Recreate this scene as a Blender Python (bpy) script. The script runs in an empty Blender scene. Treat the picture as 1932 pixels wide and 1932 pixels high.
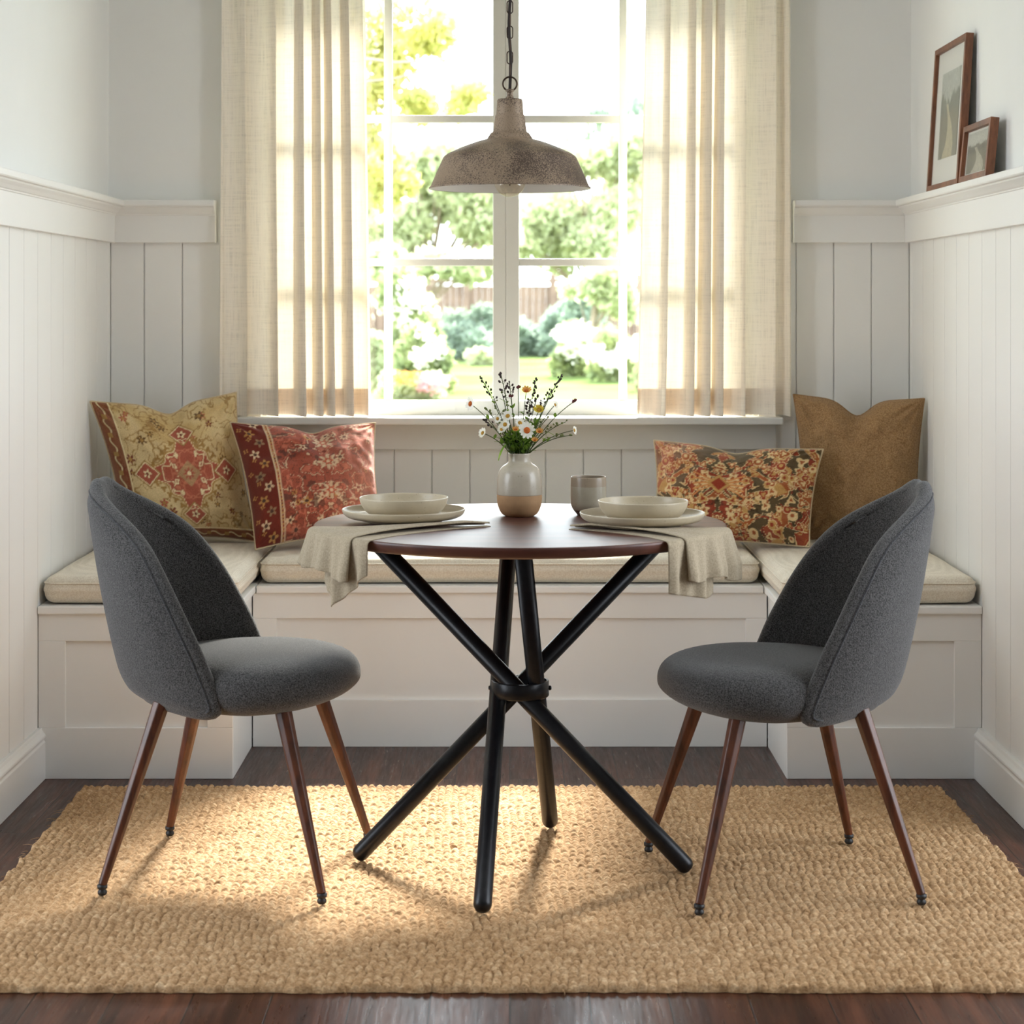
import bpy, bmesh, math, random
import numpy as np
from mathutils import Vector, Matrix

random.seed(7)
RNG = np.random.default_rng(11)
C = bpy.context.scene.collection
SC = bpy.context.scene
PI = math.pi
F, CX, CY, CAMZ = 3800.0, 962.0, 575.0, 1.238      # focal length in px, vanishing point, camera height


def pt(px, py, Y):
    """photo pixel at a distance Y -> world point"""
    return Vector(((px - CX) * Y / F, Y, CAMZ - (py - CY) * Y / F))


def lin(r, g, b):
    def f(c):
        c /= 255.0
        return c / 12.92 if c <= 0.04045 else ((c + 0.055) / 1.055) ** 2.4
    return (f(r), f(g), f(b))


# ------------------------------------------------------------------ materials
def new_mat(name):
    m = bpy.data.materials.new(name)
    m.use_nodes = True
    nt = m.node_tree
    b = nt.nodes['Principled BSDF']
    return m, nt, b


def N(nt, typ, **kw):
    n = nt.nodes.new(typ)
    for k, v in kw.items():
        if k in n.inputs:
            n.inputs[k].default_value = v
        else:
            setattr(n, k, v)
    return n


def L(nt, a, b):
    nt.links.new(a, b)


def coords(nt, scale=(1, 1, 1), rot=(0, 0, 0)):
    tc = N(nt, 'ShaderNodeTexCoord')
    mp = N(nt, 'ShaderNodeMapping')
    mp.inputs['Scale'].default_value = scale
    mp.inputs['Rotation'].default_value = rot
    L(nt, tc.outputs['Object'], mp.inputs['Vector'])
    return mp.outputs['Vector']


def ramp(nt, fac, stops):
    r = N(nt, 'ShaderNodeValToRGB')
    el = r.color_ramp.elements
    while len(el) > len(stops):
        el.remove(el[-1])
    while len(el) < len(stops):
        el.new(0.5)
    for e, (p, c) in zip(el, stops):
        e.position = p
        e.color = (*c, 1)
    L(nt, fac, r.inputs['Fac'])
    return r.outputs['Color']


def noise(nt, vec, scale, detail=3, rough=0.5):
    n = N(nt, 'ShaderNodeTexNoise', Scale=scale, Detail=detail, Roughness=rough)
    L(nt, vec, n.inputs['Vector'])
    return n.outputs['Fac']


def mixc(nt, a, b, fac, mode='MIX'):
    m = N(nt, 'ShaderNodeMix', data_type='RGBA', blend_type=mode)
    for sock, v in ((m.inputs[0], fac), (m.inputs[6], a), (m.inputs[7], b)):
        if hasattr(v, 'links') or hasattr(v, 'is_linked'):
            L(nt, v, sock)
        elif isinstance(v, (int, float)):
            sock.default_value = v
        else:
            sock.default_value = (*v, 1)
    return m.outputs[2]


def bump(nt, b, h, strength, dist=0.002):
    n = N(nt, 'ShaderNodeBump', Strength=strength, Distance=dist)
    L(nt, h, n.inputs['Height'])
    L(nt, n.outputs['Normal'], b.inputs['Normal'])


def mat_simple(name, col, rough=0.5, metal=0.0, spec=0.5, var=0.0, vscale=20, bmp=0.0, bscale=200):
    m, nt, b = new_mat(name)
    b.inputs['Roughness'].default_value = rough
    b.inputs['Metallic'].default_value = metal
    b.inputs['Specular IOR Level'].default_value = spec
    v = coords(nt)
    f = noise(nt, v, vscale)
    c0 = tuple(max(0, x * (1 - var)) for x in col)
    c1 = tuple(min(1, x * (1 + var)) for x in col)
    L(nt, ramp(nt, f, [(0.3, c0), (0.7, c1)]), b.inputs['Base Color'])
    if bmp:
        bump(nt, b, noise(nt, v, bscale, 4), bmp, 0.001)
    return m


M = {}
M['paint'] = mat_simple('white_paint', lin(231, 230, 227), 0.42, spec=0.35, var=0.012, vscale=3, bmp=0.05, bscale=60)
M['plaster'] = mat_simple('wall_plaster', lin(229, 229, 227), 0.8, spec=0.2, var=0.012, vscale=4, bmp=0.12, bscale=180)
M['ceiling'] = mat_simple('ceiling_plaster', lin(234, 233, 231), 0.9, spec=0.2, var=0.01)
M['sash'] = mat_simple('sash_paint', lin(218, 217, 212), 0.4, spec=0.3, var=0.01)
M['black'] = mat_simple('black_steel', (0.010, 0.010, 0.012), 0.34, metal=0.35, spec=0.45, var=0.25, vscale=60)
M['rubber'] = mat_simple('black_rubber', (0.012, 0.012, 0.013), 0.5)


def wood(name, dark, light, scale=(1, 1, 1), rough=0.3, rot=(0, 0, 0), coat=0.0, gscale=18):
    m, nt, b = new_mat(name)
    v = coords(nt, scale, rot)
    f = noise(nt, v, gscale, 6, 0.6)
    f2 = noise(nt, v, gscale * 5, 4, 0.6)
    c = ramp(nt, f, [(0.3, dark), (0.5, tuple((a + b_) / 2 for a, b_ in zip(dark, light))), (0.72, light)])
    c = mixc(nt, c, tuple(x * 0.6 for x in dark), ramp(nt, f2, [(0.55, (0, 0, 0)), (0.75, (0.5, 0.5, 0.5))]))
    L(nt, c, b.inputs['Base Color'])
    b.inputs['Roughness'].default_value = rough
    b.inputs['Coat Weight'].default_value = coat
    b.inputs['Coat Roughness'].default_value = 0.25
    bump(nt, b, f2, 0.12, 0.001)
    return m


M['walnut_leg'] = wood('walnut_leg', lin(52, 24, 12), lin(104, 54, 28), (1, 1, 0.08), 0.4, coat=0.08, gscale=60)
M['table_wood'] = wood('table_walnut', lin(62, 34, 28), lin(104, 62, 50), (0.12, 1, 1), 0.42, coat=0.06, gscale=22)
M['frame_wood'] = wood('frame_wood', lin(84, 48, 30), lin(142, 90, 60), (1, 0.2, 0.2), 0.45, gscale=50)


def mat_floor():
    m, nt, b = new_mat('dark_plank_floor')
    tc = N(nt, 'ShaderNodeTexCoord')
    mp = N(nt, 'ShaderNodeMapping')
    mp.inputs['Rotation'].default_value = (0, 0, PI / 2)
    mp.inputs['Location'].default_value = (0.37, 0.0, 0)
    L(nt, tc.outputs['Object'], mp.inputs['Vector'])
    br = N(nt, 'ShaderNodeTexBrick')
    br.offset = 0.37
    br.inputs['Color1'].default_value = (0.2, 0.2, 0.2, 1)
    br.inputs['Color2'].default_value = (0.8, 0.8, 0.8, 1)
    br.inputs['Mortar'].default_value = (0, 0, 0, 1)
    br.inputs['Scale'].default_value = 1.0
    br.inputs['Mortar Size'].default_value = 0.0016
    br.inputs['Mortar Smooth'].default_value = 0.3
    br.inputs['Bias'].default_value = 0.0
    br.inputs['Brick Width'].default_value = 1.45
    br.inputs['Row Height'].default_value = 0.1418
    L(nt, mp.outputs['Vector'], br.inputs['Vector'])
    g = coords(nt, (1, 0.07, 1))
    warp = N(nt, 'ShaderNodeVectorMath', operation='ADD')
    sc = N(nt, 'ShaderNodeVectorMath', operation='SCALE', Scale=3.0)
    L(nt, br.outputs['Color'], sc.inputs[0])
    L(nt, g, warp.inputs[0])
    L(nt, sc.outputs[0], warp.inputs[1])
    f = noise(nt, warp.outputs[0], 26, 6, 0.65)
    f2 = noise(nt, warp.outputs[0], 120, 3, 0.6)
    c = ramp(nt, f, [(0.3, lin(40, 21, 14)), (0.5, lin(68, 38, 26)), (0.72, lin(100, 60, 42))])
    tone = ramp(nt, br.outputs['Color'], [(0.0, (0.62, 0.62, 0.62)), (1.0, (1.25, 1.2, 1.18))])
    c = mixc(nt, c, tone, 1.0, 'MULTIPLY')
    c = mixc(nt, c, (0.006, 0.004, 0.003), br.outputs['Fac'])
    L(nt, c, b.inputs['Base Color'])
    rr = ramp(nt, f2, [(0.3, (0.25, 0.25, 0.25)), (0.8, (0.42, 0.42, 0.42))])
    L(nt, rr, b.inputs['Roughness'])
    b.inputs['Specular IOR Level'].default_value = 0.28
    inv = N(nt, 'ShaderNodeMath', operation='MULTIPLY_ADD')
    L(nt, br.outputs['Fac'], inv.inputs[0])
    inv.inputs[1].default_value = -6.0
    L(nt, f2, inv.inputs[2])
    bump(nt, b, inv.outputs[0], 0.28, 0.0015)
    return m


M['floor'] = mat_floor()


def fabric(name, dark, light, scale=420, rough=0.95, bstr=0.6, weave=0.0, sheen=0.2, transl=0.0, bdist=0.0015, coarse=6):
    m, nt, b = new_mat(name)
    v = coords(nt)
    f = noise(nt, v, scale, 2, 0.7)
    big = noise(nt, v, coarse, 2)
    c = ramp(nt, f, [(0.36, dark), (0.64, light)])
    c = mixc(nt, c, ramp(nt, big, [(0.3, (0.9, 0.9, 0.9)), (0.7, (1.0, 1.0, 1.0))]), 1.0, 'MULTIPLY')
    h = f
    if weave:
        hs = []
        for d in ('X', 'Z', 'Y'):
            w = N(nt, 'ShaderNodeTexWave', wave_type='BANDS', bands_direction=d, Scale=weave, Distortion=2.5, Detail=2)
            w.inputs['Detail Scale'].default_value = 1.5
            L(nt, v, w.inputs['Vector'])
            hs.append(w.outputs['Fac'])
        a1 = N(nt, 'ShaderNodeMath', operation='MAXIMUM')
        L(nt, hs[0], a1.inputs[0]); L(nt, hs[1], a1.inputs[1])
        a2 = N(nt, 'ShaderNodeMath', operation='ADD')
        L(nt, a1.outputs[0], a2.inputs[0]); L(nt, f, a2.inputs[1])
        h = a2.outputs[0]
        c = mixc(nt, c, ramp(nt, a1.outputs[0], [(0.2, (0.86, 0.85, 0.83)), (0.9, (1, 1, 1))]), 1.0, 'MULTIPLY')
    L(nt, c, b.inputs['Base Color'])
    b.inputs['Roughness'].default_value = rough
    b.inputs['Specular IOR Level'].default_value = 0.15
    b.inputs['Sheen Weight'].default_value = sheen
    b.inputs['Sheen Roughness'].default_value = 0.5
    bump(nt, b, h, bstr, bdist)
    if transl:
        out = nt.nodes['Material Output']
        t = N(nt, 'ShaderNodeBsdfTranslucent')
        L(nt, c, t.inputs['Color'])
        mx = N(nt, 'ShaderNodeMixShader', Fac=transl)
        L(nt, b.outputs[0], mx.inputs[1]); L(nt, t.outputs[0], mx.inputs[2])
        L(nt, mx.outputs[0], out.inputs['Surface'])
    return m


M['grey_fabric'] = fabric('grey_heather_fabric', lin(38, 37, 37), lin(100, 98, 97), 400, bstr=0.9, sheen=0.25, bdist=0.002)
M['dark_piping'] = fabric('dark_grey_piping', lin(44, 44, 46), lin(80, 80, 82), 330, bstr=0.4)
M['cushion'] = fabric('oatmeal_cushion', lin(220, 208, 188), lin(238, 230, 214), 260, weave=190, bstr=0.35, sheen=0.1)
M['brown_linen'] = fabric('brown_linen', lin(130, 98, 64), lin(176, 142, 102), 300, weave=150, bstr=0.5, sheen=0.1)
M['napkin'] = fabric('taupe_linen', lin(176, 161, 137), lin(198, 183, 158), 300, weave=300, bstr=0.3, sheen=0.1, transl=0.12)
M['piping_cream'] = fabric('cream_piping', lin(180, 158, 124), lin(214, 196, 162), 500)


def mat_curtain(name, col, tr, open_=0.06):
    m, nt, b = new_mat(name)
    out = nt.nodes['Material Output']
    v = coords(nt)
    ws = []
    for d, s_ in (('X', 260), ('Z', 200)):
        w = N(nt, 'ShaderNodeTexWave', wave_type='BANDS', bands_direction=d, Scale=s_, Distortion=4.0, Detail=2)
        L(nt, v, w.inputs['Vector'])
        ws.append(w.outputs['Fac'])
    st = noise(nt, coords(nt, (3, 3, 90)), 3.0, 4, 0.7)
    st2 = noise(nt, coords(nt, (90, 90, 3)), 3.0, 4, 0.7)
    a = N(nt, 'ShaderNodeMath', operation='ADD'); L(nt, st, a.inputs[0]); L(nt, st2, a.inputs[1])
    a2 = N(nt, 'ShaderNodeMath', operation='MULTIPLY'); L(nt, ws[0], a2.inputs[0]); L(nt, ws[1], a2.inputs[1])
    c = ramp(nt, a.outputs[0], [(0.7, tuple(x * 0.84 for x in col)), (1.25, tuple(min(1, x * 1.06) for x in col))])
    L(nt, c, b.inputs['Base Color'])
    b.inputs['Roughness'].default_value = 0.95
    b.inputs['Specular IOR Level'].default_value = 0.05
    bump(nt, b, a2.outputs[0], 0.15, 0.001)
    t = N(nt, 'ShaderNodeBsdfTranslucent')
    ct = mixc(nt, c, (1.0, 0.965, 0.91), 1.0, 'MULTIPLY')
    L(nt, ct, t.inputs['Color'])
    mx = N(nt, 'ShaderNodeMixShader', Fac=tr)
    L(nt, b.outputs[0], mx.inputs[1]); L(nt, t.outputs[0], mx.inputs[2])
    tp = N(nt, 'ShaderNodeBsdfTransparent')
    mx2 = N(nt, 'ShaderNodeMixShader', Fac=open_)
    L(nt, mx.outputs[0], mx2.inputs[1]); L(nt, tp.outputs[0], mx2.inputs[2])
    L(nt, mx2.outputs[0], out.inputs['Surface'])
    return m


M['curtain'] = mat_curtain('sheer_linen', lin(244, 236, 222), 0.095, 0.015)
M['hem'] = mat_curtain('linen_hem', lin(222, 198, 166), 0.11, 0.0)


def mat_rug():
    m, nt, b = new_mat('braided_jute')
    v = coords(nt)
    f = noise(nt, coords(nt, (1, 1, 1)), 55, 3, 0.7)
    fib = noise(nt, coords(nt, (160, 420, 200)), 1.0, 3, 0.7)
    big = noise(nt, v, 2.2, 3)
    c = ramp(nt, f, [(0.28, lin(156, 122, 86)), (0.5, lin(190, 156, 118)), (0.74, lin(220, 192, 156))])
    c = mixc(nt, c, ramp(nt, fib, [(0.3, (0.62, 0.58, 0.52)), (0.62, (1.08, 1.06, 1.04))]), 1.0, 'MULTIPLY')
    c = mixc(nt, c, ramp(nt, big, [(0.3, (0.9, 0.87, 0.82)), (0.7, (1.0, 1.0, 1.0))]), 1.0, 'MULTIPLY')
    L(nt, c, b.inputs['Base Color'])
    b.inputs['Roughness'].default_value = 0.9
    b.inputs['Specular IOR Level'].default_value = 0.2
    bump(nt, b, fib, 0.7, 0.002)
    return m


M['rug'] = mat_rug()


def mat_vcol(name, rough=0.9, weave=420, bs=0.35):
    m, nt, b = new_mat(name)
    a = N(nt, 'ShaderNodeVertexColor', layer_name='pattern')
    v = coords(nt)
    f = noise(nt, v, weave, 2, 0.7)
    c = mixc(nt, a.outputs['Color'], ramp(nt, f, [(0.3, (0.74, 0.74, 0.74)), (0.7, (1.1, 1.1, 1.1))]), 1.0, 'MULTIPLY')
    L(nt, c, b.inputs['Base Color'])
    b.inputs['Roughness'].default_value = rough
    b.inputs['Specular IOR Level'].default_value = 0.15
    b.inputs['Sheen Weight'].default_value = 0.15
    bump(nt, b, f, bs, 0.0015)
    return m


M['woven_pattern'] = mat_vcol('woven_pattern')
M['print'] = mat_vcol('art_print', 0.6, 300, 0.02)
M['mat_board'] = mat_simple('mat_board', lin(226, 224, 216), 0.85, var=0.01)


def mat_glaze(name, base, speck, rough=0.28, ring=None):
    m, nt, b = new_mat(name)
    v = coords(nt)
    f = noise(nt, v, 240, 2, 0.6)
    f2 = noise(nt, v, 28, 4, 0.6)
    c = ramp(nt, f2, [(0.3, tuple(x * 0.88 for x in base)), (0.7, base)])
    c = mixc(nt, c, speck, ramp(nt, f, [(0.66, (0, 0, 0)), (0.76, (0.8, 0.8, 0.8))]))
    L(nt, c, b.inputs['Base Color'])
    b.inputs['Roughness'].default_value = rough
    bump(nt, b, f2, 0.08, 0.002)
    return m


M['stoneware'] = mat_glaze('stoneware_glaze', lin(190, 177, 152), lin(120, 100, 76), 0.36)
M['vase_glaze'] = mat_glaze('vase_glaze', lin(176, 166, 149), lin(120, 104, 86), 0.26)
M['clay'] = mat_simple('bare_clay', lin(170, 134, 96), 0.75, var=0.06, vscale=70, bmp=0.1)
M['mug_glaze'] = mat_glaze('mug_glaze', lin(162, 153, 134), lin(98, 82, 62), 0.3)
M['mug_band'] = mat_glaze('mug_band_glaze', lin(148, 132, 112), lin(90, 70, 54), 0.3)
M['rust_glaze'] = mat_simple('dark_rust_clay', lin(86, 60, 46), 0.55, var=0.15, vscale=80)


def mat_lamp():
    m, nt, b = new_mat('aged_lamp_metal')
    v = coords(nt)
    f = noise(nt, v, 420, 3, 0.65)
    big = noise(nt, v, 9, 4, 0.6)
    spots = N(nt, 'ShaderNodeMath', operation='ADD')
    sc = N(nt, 'ShaderNodeMath', operation='MULTIPLY'); L(nt, big, sc.inputs[0]); sc.inputs[1].default_value = 0.7
    L(nt, f, spots.inputs[0]); L(nt, sc.outputs[0], spots.inputs[1])
    c = ramp(nt, spots.outputs[0], [(0.80, lin(142, 122, 100)), (0.93, lin(70, 54, 42))])
    L(nt, c, b.inputs['Base Color'])
    b.inputs['Roughness'].default_value = 0.5
    b.inputs['Metallic'].default_value = 0.15
    bump(nt, b, f, 0.35, 0.001)
    return m


M['lamp'] = mat_lamp()
M['lamp_inner'] = mat_simple('lamp_inner_enamel', lin(226, 220, 206), 0.45, var=0.02)
M['bronze'] = mat_simple('dark_bronze', lin(64, 48, 38), 0.4, metal=0.7, var=0.2, vscale=80)
M['cord'] = mat_simple('brown_cord', lin(40, 30, 24), 0.8)


def mat_glass(name, fac=0.02, tint=(1, 1, 1)):
    m, nt, b = new_mat(name)
    out = nt.nodes['Material Output']
    nt.nodes.remove(b)
    t = N(nt, 'ShaderNodeBsdfTransparent'); t.inputs['Color'].default_value = (*tint, 1)
    g = N(nt, 'ShaderNodeBsdfGlossy', Roughness=0.02)
    lw = N(nt, 'ShaderNodeLayerWeight', Blend=0.5)
    p5 = N(nt, 'ShaderNodeMath', operation='POWER'); L(nt, lw.outputs['Facing'], p5.inputs[0]); p5.inputs[1].default_value = 5.0
    ma = N(nt, 'ShaderNodeMath', operation='MULTIPLY_ADD'); L(nt, p5.outputs[0], ma.inputs[0]); ma.inputs[1].default_value = 0.6; ma.inputs[2].default_value = fac
    mx = N(nt, 'ShaderNodeMixShader')
    L(nt, ma.outputs[0], mx.inputs[0])
    L(nt, t.outputs[0], mx.inputs[1]); L(nt, g.outputs[0], mx.inputs[2])
    L(nt, mx.outputs[0], out.inputs['Surface'])
    return m


M['glass'] = mat_glass('window_glass', tint=(0.97, 0.985, 0.975))
M['bulb_glass'] = mat_glass('bulb_glass', 0.10, tint=(0.97, 0.93, 0.84))
M['picture_glass'] = mat_glass('picture_glass')


def mat_leaf(name, dark, light, transl=0.35, scale=3.0, spec=0.12):
    m, nt, b = new_mat(name)
    out = nt.nodes['Material Output']
    v = coords(nt)
    f = noise(nt, v, scale, 4, 0.7)
    c = ramp(nt, f, [(0.35, dark), (0.65, light)])
    L(nt, c, b.inputs['Base Color'])
    b.inputs['Roughness'].default_value = 0.75
    b.inputs['Specular IOR Level'].default_value = spec
    t = N(nt, 'ShaderNodeBsdfTranslucent'); L(nt, c, t.inputs['Color'])
    mx = N(nt, 'ShaderNodeMixShader', Fac=transl)
    L(nt, b.outputs[0], mx.inputs[1]); L(nt, t.outputs[0], mx.inputs[2])
    L(nt, mx.outputs[0], out.inputs['Surface'])
    return m


M['leaf_yellow'] = mat_leaf('hazed_yellow_green_leaves', lin(178, 180, 112), lin(222, 214, 144), 0.5, 2)  # garden leaf colours here are paled to stand in for haze and glare
M['leaf_mid'] = mat_leaf('hazed_mid_green_leaves', lin(184, 192, 156), lin(220, 224, 186), 0.5, 1.5)
M['leaf_dark'] = mat_leaf('hazed_dark_green_leaves', lin(136, 152, 138), lin(180, 194, 174), 0.4, 1.5)
M['leaf_pale'] = mat_leaf('hazed_pale_green_leaves', lin(140, 154, 112), lin(190, 196, 142), 0.4, 3)
M['petal_white'] = mat_leaf('white_petals', lin(226, 224, 206), lin(246, 244, 236), 0.35, 30)
M['petal_pink'] = mat_leaf('pink_petals', lin(190, 130, 140), lin(226, 176, 176), 0.3, 30)
M['petal_orange'] = mat_leaf('orange_petals', lin(206, 140, 70), lin(236, 188, 110), 0.3, 30)
M['petal_yellow'] = mat_leaf('yellow_petals', lin(196, 170, 50), lin(228, 206, 90), 0.3, 60)
M['flower_eye'] = mat_simple('flower_eye', lin(176, 88, 24), 0.9, var=0.3, vscale=500, bmp=0.5, bscale=800)
M['flower_eye_y'] = mat_simple('yellow_flower_eye', lin(168, 126, 42), 0.9, var=0.3, vscale=500, bmp=0.5, bscale=800)
M['seed'] = mat_simple('dark_seed_heads', lin(58, 44, 42), 0.9, var=0.3, vscale=300)
M['seed_green'] = mat_simple('green_buds', lin(96, 104, 52), 0.8, var=0.3, vscale=300)
M['burgundy'] = mat_simple('burgundy_buds', lin(92, 36, 36), 0.85, var=0.3, vscale=300)
M['stem'] = mat_simple('green_stems', lin(74, 86, 46), 0.7, var=0.25, vscale=60)
M['stem_leaf'] = mat_leaf('fresh_leaves', lin(88, 124, 42), lin(146, 176, 76), 0.4, 40)
M['bark'] = mat_simple('bark', lin(150, 134, 118), 0.9, var=0.25, vscale=12, bmp=0.6, bscale=30)
M['fence'] = mat_simple('weathered_fence', lin(128, 106, 92), 0.85, var=0.2, vscale=3)
M['lawn'] = mat_leaf('lawn_green', lin(82, 98, 54), lin(116, 128, 82), 0.0, 0.3, 0.0)


# ------------------------------------------------------------------ mesh helpers
def obj(name, verts, faces, mat, parent=None, smooth=False, loc=None):
    me = bpy.data.meshes.new(name)
    if isinstance(verts, np.ndarray):
        verts = verts.tolist()
    me.from_pydata([tuple(v) for v in verts], [], faces)
    me.update()
    o = bpy.data.objects.new(name, me)
    C.objects.link(o)
    for mm in (mat if isinstance(mat, (list, tuple)) else [mat]):
        me.materials.append(M[mm] if isinstance(mm, str) else mm)
    if smooth:
        me.polygons.foreach_set('use_smooth', [True] * len(me.polygons))
    if parent is not None:
        o.parent = parent
    if loc is not None:
        o.location = loc
    return o


def bmobj(name, bm, mat, parent=None, smooth=False, loc=None):
    me = bpy.data.meshes.new(name)
    bm.normal_update()
    bm.to_mesh(me); bm.free()
    o = bpy.data.objects.new(name, me)
    C.objects.link(o)
    for mm in (mat if isinstance(mat, (list, tuple)) else [mat]):
        me.materials.append(M[mm])
    if smooth:
        me.polygons.foreach_set('use_smooth', [True] * len(me.polygons))
    if parent is not None:
        o.parent = parent
    if loc is not None:
        o.location = loc
    return o


def thing(name, label, cat, loc=(0, 0, 0), rz=0.0, group=None):
    o = bpy.data.objects.new(name, None)
    o.empty_display_size = 0.05
    C.objects.link(o)
    o.location = loc
    o.rotation_euler = (0, 0, rz)
    return tag(o, label, cat, group)


def tag(o, label, cat, group=None):
    o['label'] = label
    o['category'] = cat
    if group:
        o['group'] = group
    return o


def struct(o):
    o['kind'] = 'structure'
    return o


def boxes(name, lst, mat, parent=None, bevel=0.0, loc=None):
    """several boxes (x0,x1,y0,y1,z0,z1) as one mesh, each softly bevelled"""
    V, Fc = [], []
    for (x0, x1, y0, y1, z0, z1) in lst:
        n = len(V)
        V += [(x0, y0, z0), (x1, y0, z0), (x1, y1, z0), (x0, y1, z0), (x0, y0, z1), (x1, y0, z1), (x1, y1, z1), (x0, y1, z1)]
        Fc += [tuple(n + i for i in f) for f in ((0, 3, 2, 1), (4, 5, 6, 7), (0, 1, 5, 4), (1, 2, 6, 5), (2, 3, 7, 6), (3, 0, 4, 7))]
    o = obj(name, V, Fc, mat, parent, loc=loc)
    if bevel:
        md = o.modifiers.new('bevel', 'BEVEL'); md.width = bevel; md.segments = 2; md.limit_method = 'ANGLE'
    return o


def lathe_data(prof, seg=64, wob=0.0):
    V, Fc = [], []
    n = len(prof)
    for i in range(seg):
        a = 2 * PI * i / seg
        for (r, z) in prof:
            rr = r * (1 + wob * math.sin(3 * a + 1) + wob * 0.7 * math.sin(2 * a))
            V.append((rr * math.cos(a), rr * math.sin(a), z))
    for i in range(seg):
        j = (i + 1) % seg
        for k in range(n - 1):
            if prof[k][0] < 1e-7:
                if prof[k + 1][0] > 1e-7:
                    Fc.append((i * n + k, j * n + k + 1, i * n + k + 1))
            elif prof[k + 1][0] < 1e-7:
                Fc.append((i * n + k, j * n + k, i * n + k + 1))
            else:
                Fc.append((i * n + k, j * n + k, j * n + k + 1, i * n + k + 1))
    return V, Fc


def lathe(name, prof, mat, parent=None, seg=64, loc=None, wob=0.0):
    V, Fc = lathe_data(prof, seg, wob)
    o = obj(name, V, Fc, mat, parent, smooth=True, loc=loc)
    bm = bmesh.new(); bm.from_mesh(o.data)
    bmesh.ops.remove_doubles(bm, verts=bm.verts, dist=1e-6)
    bmesh.ops.recalc_face_normals(bm, faces=bm.faces)
    bm.to_mesh(o.data); bm.free()
    o.data.polygons.foreach_set('use_smooth', [True] * len(o.data.polygons))
    return o


def smooth_prof(pts, k=6):
    """Catmull-Rom through profile points"""
    P = [Vector((p[0], p[1])) for p in pts]
    out = []
    for i in range(len(P) - 1):
        p0 = P[max(i - 1, 0)]; p1 = P[i]; p2 = P[i + 1]; p3 = P[min(i + 2, len(P) - 1)]
        for j in range(k):
            t = j / k
            q = 0.5 * ((2 * p1) + (p2 - p0) * t + (2 * p0 - 5 * p1 + 4 * p2 - p3) * t * t + (-p0 + 3 * p1 - 3 * p2 + p3) * t ** 3)
            out.append((max(q.x, 0.0), q.y))
    out.append(tuple(P[-1]))
    return out


def tube_data(path, rad, seg=8, cap=True, closed=False):
    P = [Vector(p) for p in path]
    n = len(P)
    R = rad if isinstance(rad, (list, tuple)) else [rad] * n
    V, Fc = [], []
    prev = None
    for i, p in enumerate(P):
        if closed:
            t = (P[(i + 1) % n] - P[i - 1]).normalized()
        else:
            t = (P[min(i + 1, n - 1)] - P[max(i - 1, 0)]).normalized()
        if prev is None:
            a = Vector((0, 0, 1)) if abs(t.z) < 0.9 else Vector((1, 0, 0))
            u = t.cross(a).normalized()
        else:
            u = (prev - t * prev.dot(t)).normalized()
        prev = u
        w = t.cross(u)
        for k in range(seg):
            a = 2 * PI * k / seg
            V.append(p + (u * math.cos(a) + w * math.sin(a)) * R[i])
    rng = n if closed else n - 1
    for i in range(rng):
        j = (i + 1) % n
        for k in range(seg):
            k2 = (k + 1) % seg
            Fc.append((i * seg + k, i * seg + k2, j * seg + k2, j * seg + k))
    if cap and not closed:
        Fc.append(tuple(range(seg - 1, -1, -1)))
        Fc.append(tuple((n - 1) * seg + k for k in range(seg)))
    return V, Fc


def tube(name, path, rad, mat, parent=None, seg=10, closed=False, loc=None):
    V, Fc = tube_data(path, rad, seg, True, closed)
    return obj(name, V, Fc, mat, parent, smooth=True, loc=loc)


class Mesh:
    def __init__(s):
        s.V, s.F = [], []

    def add(s, data, xf=None):
        V, Fc = data
        n = len(s.V)
        s.V += [xf @ Vector(v) if xf is not None else Vector(v) for v in V]
        s.F += [tuple(n + i for i in f) for f in Fc]

    def build(s, name, mat, parent=None, smooth=True, loc=None):
        return obj(name, s.V, s.F, mat, parent, smooth=smooth, loc=loc)


def ico(r=1.0, sub=1, scale=(1, 1, 1)):
    bm = bmesh.new()
    bmesh.ops.create_icosphere(bm, subdivisions=sub, radius=r)
    V = [Vector((v.co.x * scale[0], v.co.y * scale[1], v.co.z * scale[2])) for v in bm.verts]
    Fc = [tuple(v.index for v in f.verts) for f in bm.faces]
    bm.free()
    return V, Fc


def grid_faces(nu, nv, off=0, flip=False):
    Fc = []
    for i in range(nu - 1):
        for j in range(nv - 1):
            a = off + i * nv + j
            q = (a, a + nv, a + nv + 1, a + 1)
            Fc.append(q[::-1] if flip else q)
    return Fc


def vnoise(x, y, seed=0):
    """smooth value noise, vectorised"""
    x = np.asarray(x, float); y = np.asarray(y, float)
    rs = np.random.default_rng(seed).random((256, 256))
    xi = np.floor(x).astype(int); yi = np.floor(y).astype(int)
    fx = x - xi; fy = y - yi
    fx = fx * fx * (3 - 2 * fx); fy = fy * fy * (3 - 2 * fy)
    a = rs[xi % 256, yi % 256]; b = rs[(xi + 1) % 256, yi % 256]
    c = rs[xi % 256, (yi + 1) % 256]; d = rs[(xi + 1) % 256, (yi + 1) % 256]
    return (a * (1 - fx) + b * fx) * (1 - fy) + (c * (1 - fx) + d * fx) * fy


def set_colors(me, cols, name='pattern'):
    at = me.color_attributes.new(name, 'FLOAT_COLOR', 'POINT')
    arr = np.ones((len(me.vertices), 4), dtype=np.float32)
    arr[:, :3] = cols
    at.data.foreach_set('color', arr.ravel())


# ------------------------------------------------------------------ the room
HW = 1.232           # half width of the nook
YB = 6.209           # face of the back panelling
YE = 4.62            # where the nook opens into the larger room
CEIL = 2.75
RX, RY = 2.7, -2.6   # larger room

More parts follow.
